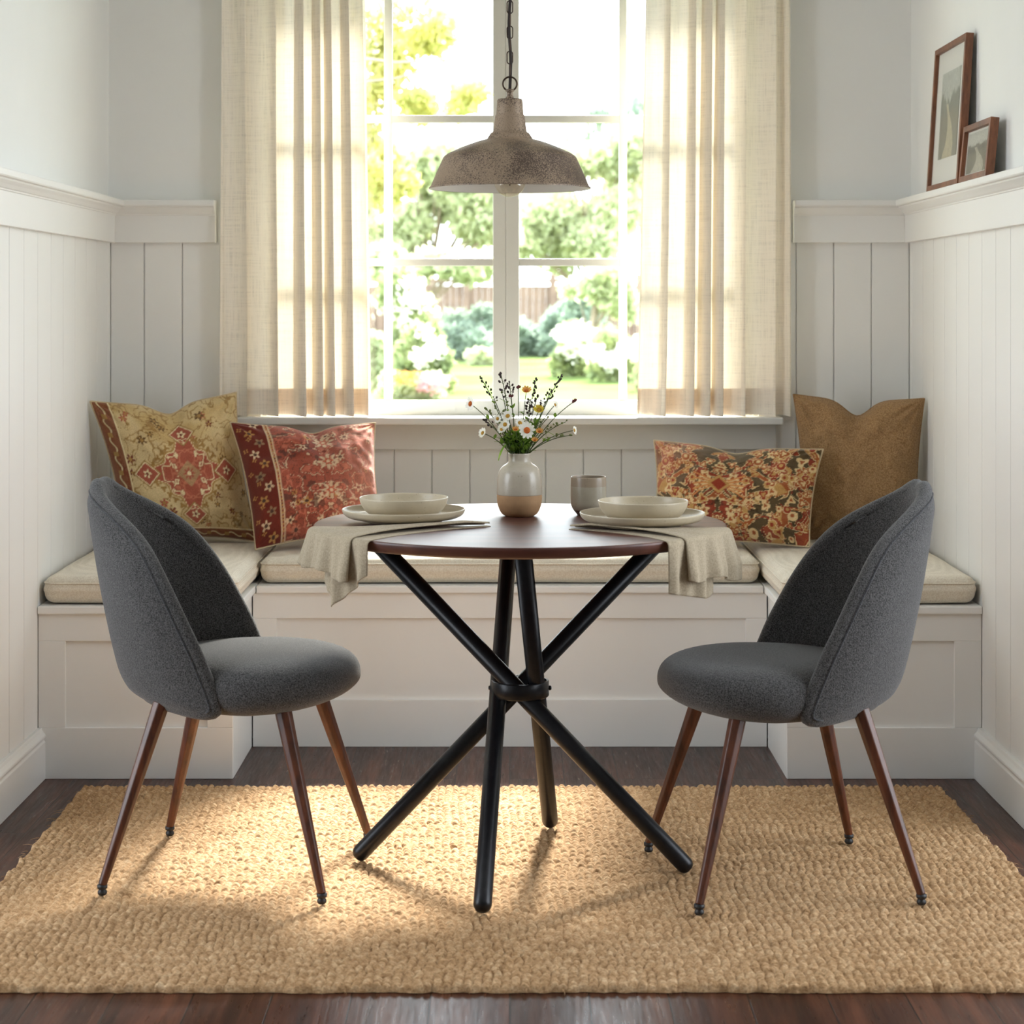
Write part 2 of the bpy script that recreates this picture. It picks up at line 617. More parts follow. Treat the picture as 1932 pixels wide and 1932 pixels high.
struct(boxes('floor', [(-RX - 0.2, RX + 0.2, RY - 0.2, YB + 0.25, -0.12, 0)], 'floor'))
struct(boxes('ceiling', [(-RX - 0.2, RX + 0.2, RY - 0.2, YB + 0.25, CEIL, CEIL + 0.12)], 'ceiling'))

WX, WZ0, WZ1 = 0.765, 0.895, 2.31     # window opening
RB, RT = 1.429, 1.513                 # rail band
wb = boxes('wall_back', [(-HW - 0.3, -WX, YB + 0.006, YB + 0.22, 0, CEIL), (WX, HW + 0.3, YB + 0.006, YB + 0.22, 0, CEIL),
                         (-WX, WX, YB + 0.006, YB + 0.22, 0, WZ0 - 0.02), (-WX, WX, YB + 0.006, YB + 0.22, WZ1, CEIL)], 'plaster')
struct(wb)
# tongue and groove boards on the back wall
G = 0.0018


def board_runs(edges):
    return [(a + G, b - G) for a, b in zip(edges[:-1], edges[1:])]


lefts = [(205 - CX) / 612, (272 - CX) / 612, (344 - CX) / 612, (416 - CX) / 612, (488 - CX) / 612, (560 - CX) / 612]
rights = [(1430 - CX) / 612, (1502 - CX) / 612, (1573 - CX) / 612, (1644 - CX) / 612, (1716 - CX) / 612]
mids = [(743.5 + 71.5 * k - CX) / 612 for k in range(-2, 11)]
bl = []
for a, b_ in board_runs([max(-HW, x) for x in lefts]):
    bl.append((a, b_, YB, YB + 0.008, 0.45, 1.432))
for a, b_ in board_runs([min(HW, x) for x in rights]):
    bl.append((a, b_, YB, YB + 0.008, 0.45, 1.432))
for a, b_ in board_runs(mids):
    bl.append((max(a, lefts[-1] + G), min(b_, rights[0] - G), YB, YB + 0.008, 0.45, 0.88))
# keep only the parts outside the window opening above its sill
bl = [(a, b_, c, d, e, (0.88 if (a > -WX - 0.02 and b_ < WX + 0.02) else f)) for (a, b_, c, d, e, f) in bl if b_ > a]
boxes('paneling', bl, 'paint', wb, bevel=0.0012)

for sgn, nm in ((-1, 'left'), (1, 'right')):
    x0, x1 = sorted((sgn * (HW + 0.006), sgn * (HW + 0.16)))
    w = struct(boxes('wall_' + nm, [(x0, x1, YE, YB + 0.22, 0, CEIL)], 'plaster'))
    ys = [YE + 0.0] + [y for y in [6.16 - 0.1505 * k for k in range(10, -1, -1)] if y > YE + 0.05] + [YB]
    bs = []
    for a, b_ in board_runs(ys):
        xa, xb = sorted((sgn * HW, sgn * (HW + 0.008)))
        bs.append((xa, xb, a, b_, 0.0, 1.432))
    boxes('paneling', bs, 'paint', w, bevel=0.0012)
    # larger room beyond the nook (behind the camera side)
    x0, x1 = sorted((sgn * (HW + 0.16), sgn * (RX + 0.15)))
    struct(boxes('wall_return_' + nm, [(x0, x1, YE, YE + 0.14, 0, CEIL)], 'plaster'))
OPEN_R = (2.9, 4.5, 0.3, 2.6)       # unseen opening added in the larger room's right wall to brighten the nook: y0,y1,z0,z1
OPEN_L = (2.7, 4.1, 0.3, 2.5)        # and another added in its left wall for the same light
for sgn, nm, (y0, y1, z0, z1) in ((1, 'right', OPEN_R), (-1, 'left', OPEN_L)):
    x0, x1 = sorted((sgn * RX, sgn * (RX + 0.15)))
    struct(boxes('wall_room_' + nm, [(x0, x1, RY, y0, 0, CEIL), (x0, x1, y1, YE + 0.14, 0, CEIL), (x0, x1, y0, y1, 0, z0), (x0, x1, y0, y1, z1, CEIL)], 'plaster'))
struct(boxes('wall_front', [(-RX, RX, RY - 0.15, RY, 0, CEIL)], 'plaster'))

# rail: band, cove moulding and ledge, one per wall
def profile_run(name, prof, axis, a, b_, sgn=1, base=0.0, parent=None, mat='paint', m0=0.0, m1=0.0):
    """extrude a (depth, z) profile along an axis; m0/m1 mitre the ends by depth"""
    V = []
    for end, mit in ((a, m0), (b_, m1)):
        for (d, z) in prof:
            q = end + mit * d
            V.append((q, base - d, z) if axis == 'x' else (base + sgn * d, q, z))
    n = len(prof)
    Fc = [(i, (i + 1) % n, n + (i + 1) % n, n + i) for i in range(n)]
    Fc += [tuple(range(n))[::-1], tuple(range(n, 2 * n))]
    o = obj(name, V, Fc, mat, parent)
    bm = bmesh.new(); bm.from_mesh(o.data)
    bmesh.ops.recalc_face_normals(bm, faces=bm.faces)
    bm.to_mesh(o.data); bm.free()
    md = o.modifiers.new('bevel', 'BEVEL'); md.width = 0.0012; md.segments = 1; md.limit_method = 'ANGLE'
    return o


rail = [(-0.004, RB), (0.018, RB), (0.018, RT), (0.021, RT), (0.021, RT + 0.004), (0.025, RT + 0.006), (0.033, RT + 0.014), (0.042, RT + 0.022),
        (0.042, RT + 0.026), (0.052, RT + 0.026), (0.054, RT + 0.03), (0.054, 1.556), (0.052, 1.5585), (-0.004, 1.5585)]
struct(profile_run('trim_1', rail, 'x', -HW, -0.905, base=YB, m0=1.0))
struct(profile_run('trim_2', rail, 'x', 0.872, HW, base=YB, m1=-1.0))
struct(profile_run('trim_3', rail, 'y', YE, YB, sgn=1, base=-HW, m1=-1.0))
struct(profile_run('trim_4', rail, 'y', YE, YB, sgn=-1, base=HW, m1=-1.0))
bbp = [(-0.004, 0), (0.02, 0), (0.02, 0.098), (0.017, 0.101), (0.017, 0.106), (0.021, 0.110), (0.021, 0.116), (0.013, 0.126), (0.010, 0.134), (-0.004, 0.134)]
struct(profile_run('baseboard_left', bbp, 'y', YE, 5.2565, sgn=1, base=-HW))
struct(profile_run('baseboard_right', bbp, 'y', YE, 5.2565, sgn=-1, base=HW))

# ------------------------------------------------------------------ window
win = bpy.data.objects.new('window_1', None); C.objects.link(win); struct(win)
win.location = (0, 6.28, WZ0)
WB = (0, -6.28, -WZ0)


def wbox(name, lst, mat='sash', bevel=0.0015, parent=win):
    return boxes(name, [(a, b_, c - 6.28, d - 6.28, e - WZ0, f - WZ0) for (a, b_, c, d, e, f) in lst], mat, parent, bevel)


wbox('window_casing', [(-WX - 0.075, -WX, YB - 0.016, YB + 0.02, WZ0, WZ1 + 0.08), (WX, WX + 0.075, YB - 0.016, YB + 0.02, WZ0, WZ1 + 0.08),
                       (-WX, WX, YB - 0.016, YB + 0.02, WZ1, WZ1 + 0.08)])
wbox('window_jamb', [(-WX, -WX + 0.012, YB + 0.02, 6.42, WZ0, WZ1), (WX - 0.012, WX, YB + 0.02, 6.42, WZ0, WZ1), (-WX, WX, YB + 0.02, 6.42, WZ1 - 0.012, WZ1)])
wbox('window_sill', [(-0.832, 0.832, 6.118, 6.42, WZ0 - 0.022, WZ0)], bevel=0.004)
wbox('apron', [(-0.818, 0.818, YB - 0.018, YB + 0.006, 0.7935, WZ0 - 0.022)])
gx = lambda px: (px - CX) * 6.28 / F
gz = lambda py: CAMZ - (py - CY) * 6.28 / F
GB, GT = gz(755), gz(-38)
FY0, FY1 = 6.262, 6.298
for side in (-1, 1):
    if side < 0:
        xo, xi, mv = -WX + 0.012, gx(930), (gx(725), gx(740.5))
        seam = (gx(953.6), gx(930))
        xs0, xs1 = -WX + 0.012, gx(953.9)
    else:
        mv = (gx(1167.5), gx(1182.5))
        xs0, xs1 = gx(954.2), WX - 0.012
        xi = gx(979.5)
    st = 0.05
    if side < 0:
        lstile = (xs0, xs0 + st); rstile = (gx(930), xs1)
    else:
        lstile = (xs0, gx(979.5)); rstile = (xs1 - st, xs1)
    a, b_ = lstile[1], rstile[0]
    wbox('window_frame', [(*lstile, FY0, FY1, WZ0, WZ1 - 0.012), (*rstile, FY0, FY1, WZ0, WZ1 - 0.012),
                          (a, b_, FY0, FY1, WZ0, GB), (a, b_, FY0, FY1, GT, WZ1 - 0.012)], bevel=0.002)
    if side < 0:
        wbox('astragal', [(gx(948), gx(960), FY1 - 0.003, FY1 + 0.008, WZ0, WZ1 - 0.012)])
    wbox('muntin', [(mv[0], mv[1], FY0 + 0.006, FY1 - 0.006, GB, GT),
                    (a, b_, FY0 + 0.0065, FY1 - 0.0065, gz(232), gz(218)), (a, b_, FY0 + 0.0065, FY1 - 0.0065, gz(502), gz(488))], bevel=0.002)
    wbox('pane', [(a, b_, 6.279, 6.281, GB, GT)], 'glass', 0)

# ------------------------------------------------------------------ benches
FR = 0.012


def side_bench(sgn):
    nm = 'left' if sgn < 0 else 'right'
    t = thing('storage_bench', f'white panelled bench unit running along the {nm} wall under its seat cushion', 'bench', (sgn * 0.977, 5.73, 0), 0, 'built-in bench units')
    ox, oy = sgn * 0.977, 5.73
    def xr(a, b_):
        return sorted((sgn * a - ox, sgn * b_ - ox))
    def bx(name, lst, bevel=0.0015):
        return boxes(name, [(*xr(a, b_), c - oy, d - oy, e, f) for (a, b_, c, d, e, f) in lst], 'paint', t, bevel)
    bx('body', [(0.735, HW - 0.002, 5.266, YB - 0.002, 0, 0.431)])
    bx('frame', [(0.723, 0.79, 5.256, 5.2665, 0.134, 0.36), (1.160, HW - 0.001, 5.256, 5.2665, 0.134, 0.36),
                 (0.723, HW - 0.001, 5.256, 5.2665, 0.36, 0.431), (0.723, HW - 0.001, 5.256, 5.2665, 0, 0.134),
                 (0.7225, 0.7355, 5.267, 5.64, 0, 0.431)])
    bx('top_board', [(0.711, HW - 0.001, 5.245, YB - 0.002, 0.4315, 0.452)], 0.003)
    return t


side_bench(-1); side_bench(1)
t = thing('storage_bench', 'white panelled bench unit under the window behind the table', 'bench', (0, 5.9, 0), 0, 'built-in bench units')
oy = 5.9
def bx(name, lst, bevel=0.0015):
    return boxes(name, [(a, b_, c - oy, d - oy, e, f) for (a, b_, c, d, e, f) in lst], 'paint', t, bevel)
bx('body', [(-0.719, 0.719, 5.648, YB - 0.002, 0, 0.431)])
bx('frame', [(-0.7195, -0.653, 5.638, 5.6485, 0.133, 0.36), (0.66, 0.7195, 5.638, 5.6485, 0.133, 0.36),
             (-0.7195, 0.7195, 5.638, 5.6485, 0.36, 0.431), (-0.7195, 0.7195, 5.638, 5.6485, 0, 0.133)])
bx('top_board', [(-0.709, 0.709, 5.627, YB - 0.002, 0.4315, 0.452)], 0.003)


def softbox(name, x0, x1, y0, y1, z0, z1, r, crown, mat, parent, n=(24, 24, 5), rc=0.032, sag=0.0):
    """upholstered slab: rounded edges, rounded plan corners, crowned top"""
    bm = bmesh.new()
    cx, cy, cz = (x0 + x1) / 2, (y0 + y1) / 2, (z0 + z1) / 2
    hx, hy, hz = (x1 - x0) / 2, (y1 - y0) / 2, (z1 - z0) / 2
    NU, NV = 72, 15
    # profile ring around the plan outline (superellipse-cornered), then top and bottom fans
    def outline(k, ins):
        pts = []
        rr = max(rc - ins, 0.004)
        ax, ay = hx - ins - rr, hy - ins - rr
        seq = [(1, 1), (-1, 1), (-1, -1), (1, -1)]
        for q, (sx, sy) in enumerate(seq):
            for i in range(9):
                a = PI / 2 * (q + i / 8)
                pts.append((sx * ax + rr * math.cos(a), sy * ay + rr * math.sin(a)))
            nx = seq[(q + 1) % 4]
            for i in range(1, 20):
                f = i / 20
                a = PI / 2 * (q + 1)
                p0 = (sx * ax + rr * math.cos(a), sy * ay + rr * math.sin(a))
                p1 = (nx[0] * ax + rr * math.cos(a), nx[1] * ay + rr * math.sin(a))
                pts.append((p0[0] * (1 - f) + p1[0] * f, p0[1] * (1 - f) + p1[1] * f))
        return pts
    rings = []
    prof = []
    for i in range(7):
        a = -PI / 2 + PI / 2 * i / 6
        prof.append((r - r * math.cos(a), -hz + r + r * math.sin(a)))
    for i in range(1, 4):
        prof.append((-0.003 * math.sin(PI * i / 4), (-hz + r) + (2 * hz - 2 * r) * i / 4))
    for i in range(7):
        a = PI / 2 * i / 6
        prof.append((r - r * math.cos(a), hz - r + r * math.sin(a)))
    for i in range(1, 9):
        prof.append((r + (min(hx, hy) - r - 0.012) * i / 8, hz))
    prof = [(r + (min(hx, hy) - r - 0.012), -hz)] + prof
    V, Fc = [], []
    for (ins, z) in prof:
        for (x, y) in outline(0, ins):
            u, v = x / hx, y / hy
            cr = crown * (1 - abs(u) ** 3) * (1 - abs(v) ** 3)
            zz = z + (cr if z > 0.5 * hz else 0)
            zz += 0.0025 * (float(vnoise((x + 5) * 9, (y + 5) * 9, 3)) - 0.5)
            V.append((x, y, zz))
    n_ = len(outline(0, 0))
    for k in range(len(prof) - 1):
        for i in range(n_):
            j = (i + 1) % n_
            Fc.append((k * n_ + i, k * n_ + j, (k + 1) * n_ + j, (k + 1) * n_ + i))
    Fc.append(tuple(range(n_))[::-1])
    Fc.append(tuple((len(prof) - 1) * n_ + i for i in range(n_)))
    t_ = parent
    o = obj(name, V, Fc, mat, t_, smooth=True)
    pp = [Vector((x, y, hz - r * 0.72 + 0.0 + 0.002)) for (x, y) in outline(0, 0.0)]
    tube('piping', pp, 0.0022, mat, t_, 6, closed=True)
    return o


for (lab, cat, x0, x1, y0, y1) in (
        ('cream linen seat cushion on the left bench behind the left grey chair', 'seat cushion', -1.222, -0.713, 5.262, 6.18),
        ('long cream linen seat cushion on the bench under the window', 'seat cushion', -0.702, 0.702, 5.655, 6.185),
        ('cream linen seat cushion on the right bench behind the right grey chair', 'seat cushion', 0.713, 1.222, 5.262, 6.18)):
    t = thing('bench_cushion', lab, cat, ((x0 + x1) / 2, (y0 + y1) / 2, 0.452 + 0.0385), 0, 'cream bench cushions')
    hx, hy = (x1 - x0) / 2, (y1 - y0) / 2
    softbox('cushion_body', -hx, hx, -hy, hy, -0.0365, 0.0345, 0.026, 0.010, 'cushion', t)

# ------------------------------------------------------------------ curtains
def curtain(side, label):
    xb0, xb1 = ((412, 699) if side < 0 else (1203, 1495))
    xt0, xt1 = ((416, 688) if side < 0 else (1219, 1493))
    t = thing('curtain', label, 'curtain', ((0.5 * (xb0 + xb1) - CX) / 620, 6.152, 0.9), 0, 'linen curtains')
    sd = 5 if side < 0 else 23
    rs = np.random.default_rng(sd)
    nt_, nz = 420, 60
    tt = np.linspace(0, 1, nt_)
    # irregular pleats
    nf = 7 if side < 0 else 7
    w = rs.uniform(0.5, 1.7, nf); w = np.concatenate([[0], np.cumsum(w) / w.sum()])
    ph = np.interp(tt, w, np.arange(nf + 1)) * 2 * PI
    amp = np.interp(tt, (w[:-1] + w[1:]) / 2, rs.uniform(0.55, 1.0, nf))
    edge = np.clip(np.minimum(tt, 1 - tt) * 9, 0, 1)
    def sheet(za, zb, nz, off):
        zs = np.linspace(za, zb, nz)
        V = np.zeros((nz, nt_, 3))
        for k, z in enumerate(zs):
            f = (z - 0.9) / 1.5
            g = min(max((z - 0.9) / 1.254, 0), 1.2)
            x0 = ((xb0 * (1 - g) + xt0 * g) - CX) / 620
            x1 = ((xb1 * (1 - g) + xt1 * g) - CX) / 620
            drift = 0.5 * np.sin(3.1 * tt * 2 + 2.2 * f + sd) * f
            pp = ph + drift
            sh = np.sin(pp)
            X = x0 + (x1 - x0) * (0.5 + (tt - 0.5) * 1.0) - 0.034 * amp * edge * np.sin(pp + 0.6) * (1.15 - 0.25 * f)
            Y = 0.020 * amp * (np.tanh(1.6 * sh) / 0.92) * (0.85 + 0.15 * (1 - f)) + 0.004 * np.sin(2 * pp + 1 + 2 * f)
            Y += 0.003 * (vnoise(tt * 14, np.full(nt_, z * 5), sd) - 0.5)
            V[k, :, 0] = X
            V[k, :, 1] = Y + off
            V[k, :, 2] = z - 0.9 + (0.003 * np.sin(pp) if k == 0 else 0)
        V[..., 0] -= t.location[0]
        return V.reshape(-1, 3)
    obj('panel', sheet(0.9, 2.42, 60, 0.0), grid_faces(60, nt_), 'curtain', t, smooth=True)
    obj('hem', sheet(0.9, 0.983, 6, 0.0016), grid_faces(6, nt_), 'hem', t, smooth=True)
    return t


curtain(-1, 'sheer cream linen curtain hanging at the left of the window')
curtain(1, 'sheer cream linen curtain hanging at the right of the window')

# ------------------------------------------------------------------ throw pillows
def lc(*c):
    return np.array(lin(*c))


def blend(col, c, m):
    m = np.clip(m, 0, 1)[:, None]
    return col * (1 - m) + c * m


def sm(e0, e1, x):
    t_ = np.clip((x - e0) / (e1 - e0 + 1e-12), 0, 1)
    return t_ * t_ * (3 - 2 * t_)


def line(d, w):
    return 1 - sm(w * 0.55, w, np.abs(d))


def flower(col, u, v, cu, cv, r, petals, c1, c2, rot=0.0):
    a = np.arctan2(v - cv, u - cu) + rot
    d = np.hypot(u - cu, v - cv)
    R = r * (0.72 + 0.28 * np.cos(petals * a))
    col = blend(col, c1, 1 - sm(R * 0.85, R, d))
    return blend(col, c2, 1 - sm(r * 0.28, r * 0.36, d))


def fbm(u, v, s, seed):
    return vnoise(u * s + 40, v * s + 40, seed) * 0.6 + vnoise(u * s * 2.1 + 70, v * s * 2.1 + 70, seed + 1) * 0.3 + vnoise(u * s * 4.3 + 10, v * s * 4.3 + 90, seed + 2) * 0.1


def pat_beige(u, v):
    base, gold, red, dred, cream, br = lc(208, 184, 138), lc(172, 134, 78), lc(170, 92, 72), lc(118, 58, 48), lc(230, 212, 168), lc(112, 84, 52)
    col = np.tile(base, (len(u), 1))
    n = fbm(u, v, 3, 5)
    col = blend(col, lc(188, 156, 98), sm(0.4, 0.7, n) * 0.7)
    # thin vines
    for s, sd in ((4.0, 21), (5.5, 31)):
        f = fbm(u, v, s, sd)
        col = blend(col, gold * 0.8, line(f - 0.5, 0.022) * 0.85)
    rs = random.Random(3)
    for k in range(46):
        cu, cv = rs.uniform(-0.9, 0.95), rs.uniform(-0.92, 0.92)
        if abs(cu - 0.05) + abs(cv) < 0.62:
            continue
        col = flower(col, u, v, cu, cv, rs.uniform(0.045, 0.085), rs.choice([4, 5, 6]), rs.choice([dred, red, br]), gold, rs.uniform(0, 3))
        a = rs.uniform(0, 6.28); l = rs.uniform(0.08, 0.16)
        for q in (0.5, 1.0):
            col = flower(col, u, v, cu + l * q * math.cos(a), cv + l * q * math.sin(a), 0.022, 2, gold * 0.7, gold * 0.7, a)
    # side and bottom borders
    for d, lo in ((u + 1, 0.20), (1 + v, 0.14)):
        m = (1 - sm(lo, lo + 0.01, d))
        col = blend(col, lc(124, 58, 40), m * 0.85)
        t_ = v if d is not v + 1 else u
        wv = np.sin((v if lo == 0.20 else u) * 24)
        col = blend(col, cream * 0.9, line(d - lo / 2 - wv * 0.028, 0.014) * m)
        col = blend(col, gold, (np.cos((v if lo == 0.20 else u) * 24 * 1.0) > 0.7) * (np.abs(d - lo / 2) < 0.03) * m)
        col = blend(col, cream, line(d - lo - 0.015, 0.014))
    # medallion
    x, y = u - 0.08, v + 0.02
    r = np.abs(x) + np.abs(y) * 0.92
    a = np.arctan2(y, x)
    R = 0.50 + 0.05 * np.cos(8 * a) + 0.04 * np.cos(4 * a)
    for k in range(26):     # leafy fringe
        an = k / 26 * 2 * PI
        rr = (0.60 / (abs(math.cos(an)) + 0.92 * abs(math.sin(an))))
        col = flower(col, x, y, rr * math.cos(an), rr * math.sin(an), 0.055, 3, gold * 0.85, gold * 0.85, an)
    col = blend(col, gold, 1 - sm(R + 0.05, R + 0.07, r))
    col = blend(col, cream, 1 - sm(R + 0.02, R + 0.03, r))
    col = blend(col, red, 1 - sm(R, R + 0.012, r))
    for cx_, cy_ in ((0.58, 0.0), (-0.60, 0.0), (0, 0.60), (0, -0.60)):
        rr = np.abs(x - cx_) * (1.0 if cy_ else 0.9) + np.abs(y - cy_)
        col = blend(col, gold * 0.8, 1 - sm(0.19, 0.2, rr))
        col = blend(col, cream, 1 - sm(0.165, 0.175, rr))
        col = blend(col, red * 0.9, 1 - sm(0.15, 0.155, rr))
        col = flower(col, x, y, cx_, cy_, 0.07, 5, cream, dred)
    inside = 1 - sm(R - 0.02, R, r)
    f = fbm(np.abs(x), np.abs(y), 7, 51)
    col = blend(col, cream, line(f - 0.52, 0.03) * inside)
    col = blend(col, lc(196, 120, 92), line(f - 0.40, 0.03) * inside)
    col = blend(col, lc(176, 168, 120), (1 - sm(0.17, 0.18, r)) * (0.5 + 0.5 * (f > 0.5)))
    col = flower(col, x, y, 0, 0, 0.1, 8, red, cream)
    return col


def pat_red(u, v):
    base, dred, cream, gold, dk = lc(160, 84, 66), lc(124, 58, 46), lc(216, 188, 154), lc(188, 138, 80), lc(84, 58, 50)
    col = np.tile(base, (len(u), 1))
    n = fbm(u, v, 3, 8)
    col = blend(col, dred, sm(0.5, 0.75, n) * 0.7)
    f = fbm(np.abs(u - 0.15), v, 6.5, 61)
    g = fbm(np.abs(u - 0.15) + 3, v, 9, 71)
    col = blend(col, lc(196, 112, 88), line(f - 0.42, 0.045) * 0.9)
    col = blend(col, cream, line(f - 0.55, 0.026) * 0.85)
    col = blend(col, dk, line(g - 0.5, 0.022) * 0.75)
    col = blend(col, dk, (g > 0.70) * 0.7)
    rs = random.Random(9)
    for k in range(40):
        cu, cv = rs.uniform(-0.5, 0.95), rs.uniform(-0.9, 0.9)
        col = flower(col, u, v, cu, cv, rs.uniform(0.04, 0.10), rs.choice([5, 6, 8]), rs.choice([cream, lc(190, 120, 96), gold, cream]), rs.choice([dk, dred]), rs.uniform(0, 3))
    for cv in (-0.35, 0.15, 0.6):
        col = flower(col, u, v, 0.18, cv, 0.17, 8, cream * 0.9, dred)
        col = flower(col, u, v, 0.18, cv, 0.09, 6, lc(188, 96, 70), cream)
    # worn pale area is woven lighter
    col = blend(col, lc(214, 150, 128), sm(-0.1, 1.0, u) * 0.42 * (0.6 + 0.6 * n))
    # left border
    m = 1 - sm(-0.60, -0.59, u)
    col = blend(col, lc(112, 46, 34), m)
    for k in range(11):
        cv = -0.92 + k * 0.185
        col = flower(col, u, v, -0.78 + 0.05 * (-1) ** k, cv, 0.085, 5, [gold, cream, lc(150, 120, 90)][k % 3], dk, k)
        col = flower(col, u, v, -0.9 + 0.04 * (-1) ** k, cv + 0.09, 0.04, 4, gold, dred, k)
    for e in (-0.60, -0.55):
        col = blend(col, cream, line(u - e, 0.013))
    col = blend(col, gold, (np.sin(v * 120) > 0) * line(u + 0.575, 0.02))
    col = blend(col, lc(128, 52, 38), sm(-0.55, -0.5, -np.abs(v) * 0 - 1) * 0)
    return col


def pat_paisley(u, v):
    ol, rust, gold, cream, red = lc(92, 76, 52), lc(162, 90, 50), lc(190, 148, 88), lc(222, 194, 144), lc(150, 62, 42)
    col = np.tile(ol, (len(u), 1))
    au = np.abs(u + 0.12)
    wx = au + 0.10 * (vnoise(au * 5 + 9, v * 5 + 9, 81) - 0.5) * 2
    wy = v * 0.62 + 0.10 * (vnoise(au * 5 + 29, v * 5 + 39, 82) - 0.5) * 2
    f = fbm(wx, wy, 9.0, 91); g = fbm(wx + 3, wy, 11, 95)
    col = blend(col, rust, sm(0.50, 0.53, f))
    col = blend(col, gold, sm(0.60, 0.62, f))
    col = blend(col, red, sm(0.62, 0.64, g) * 0.9)
    col = blend(col, cream, line(f - 0.505, 0.020))
    col = blend(col, cream * 0.9, line(g - 0.60, 0.018))
    col = blend(col, lc(60, 46, 32), line(f - 0.44, 0.02) * 0.7)
    rs = random.Random(5)
    for k in range(90):
        cu, cv = rs.uniform(0.0, 1.1), rs.uniform(-0.92, 0.92)
        c1, c2 = rs.choice([(gold, red), (rust, cream), (cream, rust), (red, gold)])
        r = rs.uniform(0.03, 0.075)
        a = rs.uniform(0, 3)
        d = np.hypot((au - cu), (v - cv) * 0.62)
        an = np.arctan2((v - cv) * 0.62, au - cu) + a
        R = r * (0.75 + 0.25 * np.cos(an * rs.choice([1, 3, 5])))
        col = blend(col, cream, 1 - sm(R * 1.05, R * 1.15, d))
        col = blend(col, c1, 1 - sm(R * 0.9, R, d))
        col = blend(col, c2, 1 - sm(R * 0.4, R * 0.5, d))
    for k in range(5):      # fans of stripes beside the centre
        an = -0.7 + k * 0.28
        t_ = np.clip((au - 0.1) / 0.22, 0, 1)
        col = blend(col, lc(206, 140, 84), line((v - 0.12) - an * au * 1.3, 0.02) * (au > 0.1) * (au < 0.32))
    m = np.abs(u + 0.12) * 1.5 + np.abs(v - 0.1)
    col = blend(col, gold, (1 - sm(0.20, 0.21, m)))
    col = blend(col, red, (1 - sm(0.13, 0.14, m)))
    return blend(col, lc(206, 138, 112), sm(-0.2, -1.0, u) * 0.35 * sm(-0.3, 0.8, v))


def pillow(label, corners, T0, mat, pat=None, notch=0.08, nw=0.2, u0=0.0, pip='piping_cream', seed=1, bow=0.05, n=170, lumpy=0.011):
    TL, TR, BR, BL = [np.array(c) for c in corners]
    cen = (TL + TR + BR + BL) / 4
    t = thing('throw_pillow', label, 'pillow', tuple((BL + BR) / 2 * [1, 1, 0] + [0, 0, min(BL[2], BR[2])]))
    org = np.array(t.location)
    ex = ((TR - TL) + (BR - BL)); ex /= np.linalg.norm(ex)
    ey = ((TL - BL) + (TR - BR)); ey /= np.linalg.norm(ey)
    nn = np.cross(ex, ey); nn /= np.linalg.norm(nn)
    if nn[1] > 0:
        nn = -nn
    Ls = np.sin(np.linspace(-PI / 2, PI / 2, n))
    Ls = 0.55 * Ls + 0.45 * np.linspace(-1, 1, n)
    U, V_ = np.meshgrid(Ls, Ls, indexing='ij')
    u, v = U.ravel(), V_.ravel()
    W = np.linalg.norm(TR - TL)
    H = np.linalg.norm(TL - BL)
    def place(side):
        uu = u * (1 - bow * (1 - v ** 2) * np.abs(u))
        vv = v * (1 - bow * 1.1 * (1 - u ** 2) * np.abs(v))
        top = np.clip((v + 1) / 2, 0, 1)
        vv = vv - notch * 2 * np.exp(-((u - u0) / nw) ** 2) * top ** 3
        a = ((uu + 1) / 2)[:, None]; b = ((vv + 1) / 2)[:, None]
        P = (BL * (1 - a) + BR * a) * (1 - b) + (TL * (1 - a) + TR * a) * b
        th = T0 * np.clip((1 - np.abs(u) ** 2.6) * (1 - np.abs(v) ** 2.6), 0, 1) ** 0.62
        th = th * (1 - 0.42 * np.exp(-((u - u0) / (nw * 0.7)) ** 2) * sm(0.0, 1.0, v))
        rough_ = (vnoise(u * 3 + 20, v * 3 + 20, seed) - 0.5) * lumpy * 2 + (vnoise(u * 9 + 20, v * 9 + 20, seed + 4) - 0.5) * lumpy * 0.8
        ed = np.clip((1 - np.abs(u)) * 12, 0, 1) * np.clip((1 - np.abs(v)) * 12, 0, 1)
        # gathers radiating from the corners
        for su in (-1, 1):
            for sv in (-1, 1):
                an = np.arctan2((v - sv) * -sv, (u - su) * -su)
                d = np.hypot(v - sv, u - su)
                rough_ = rough_ + 0.004 * np.sin(an * 14 + su * 2 + sv) * np.exp(-((d - 0.28) / 0.2) ** 2)
        th = th + rough_ * ed
        th = np.maximum(th, 0)
        if side < 0:
            th = -th * 0.8
        return P + nn[None, :] * th[:, None] - org
    A = place(1); B = place(-1)
    V = np.concatenate([A, B])
    Fc = grid_faces(n, n) + grid_faces(n, n, n * n, True)
    o = obj('cover', V, Fc, mat, t, smooth=True)
    if pat is not None:
        c = pat(u, v)
        set_colors(o.data, np.concatenate([c, c * 0 + c.mean(0)]))
    bm = bmesh.new(); bm.from_mesh(o.data)
    bmesh.ops.remove_doubles(bm, verts=bm.verts, dist=1e-5)
    bmesh.ops.recalc_face_normals(bm, faces=bm.faces)
    bm.to_mesh(o.data); bm.free()
    o.data.polygons.foreach_set('use_smooth', [True] * len(o.data.polygons))
    idx = [i * n for i in range(n)] + [(n - 1) * n + j for j in range(n)] + [i * n + n - 1 for i in range(n - 1, -1, -1)] + [j for j in range(n - 1, -1, -1)]
    path = [Vector(A[i]) for i in idx[::3]]
    tube('piping', path, 0.0028, pip, t, 6, closed=True)
    return t


def cr(px, py, Y):
    return tuple(pt(px, py, Y))


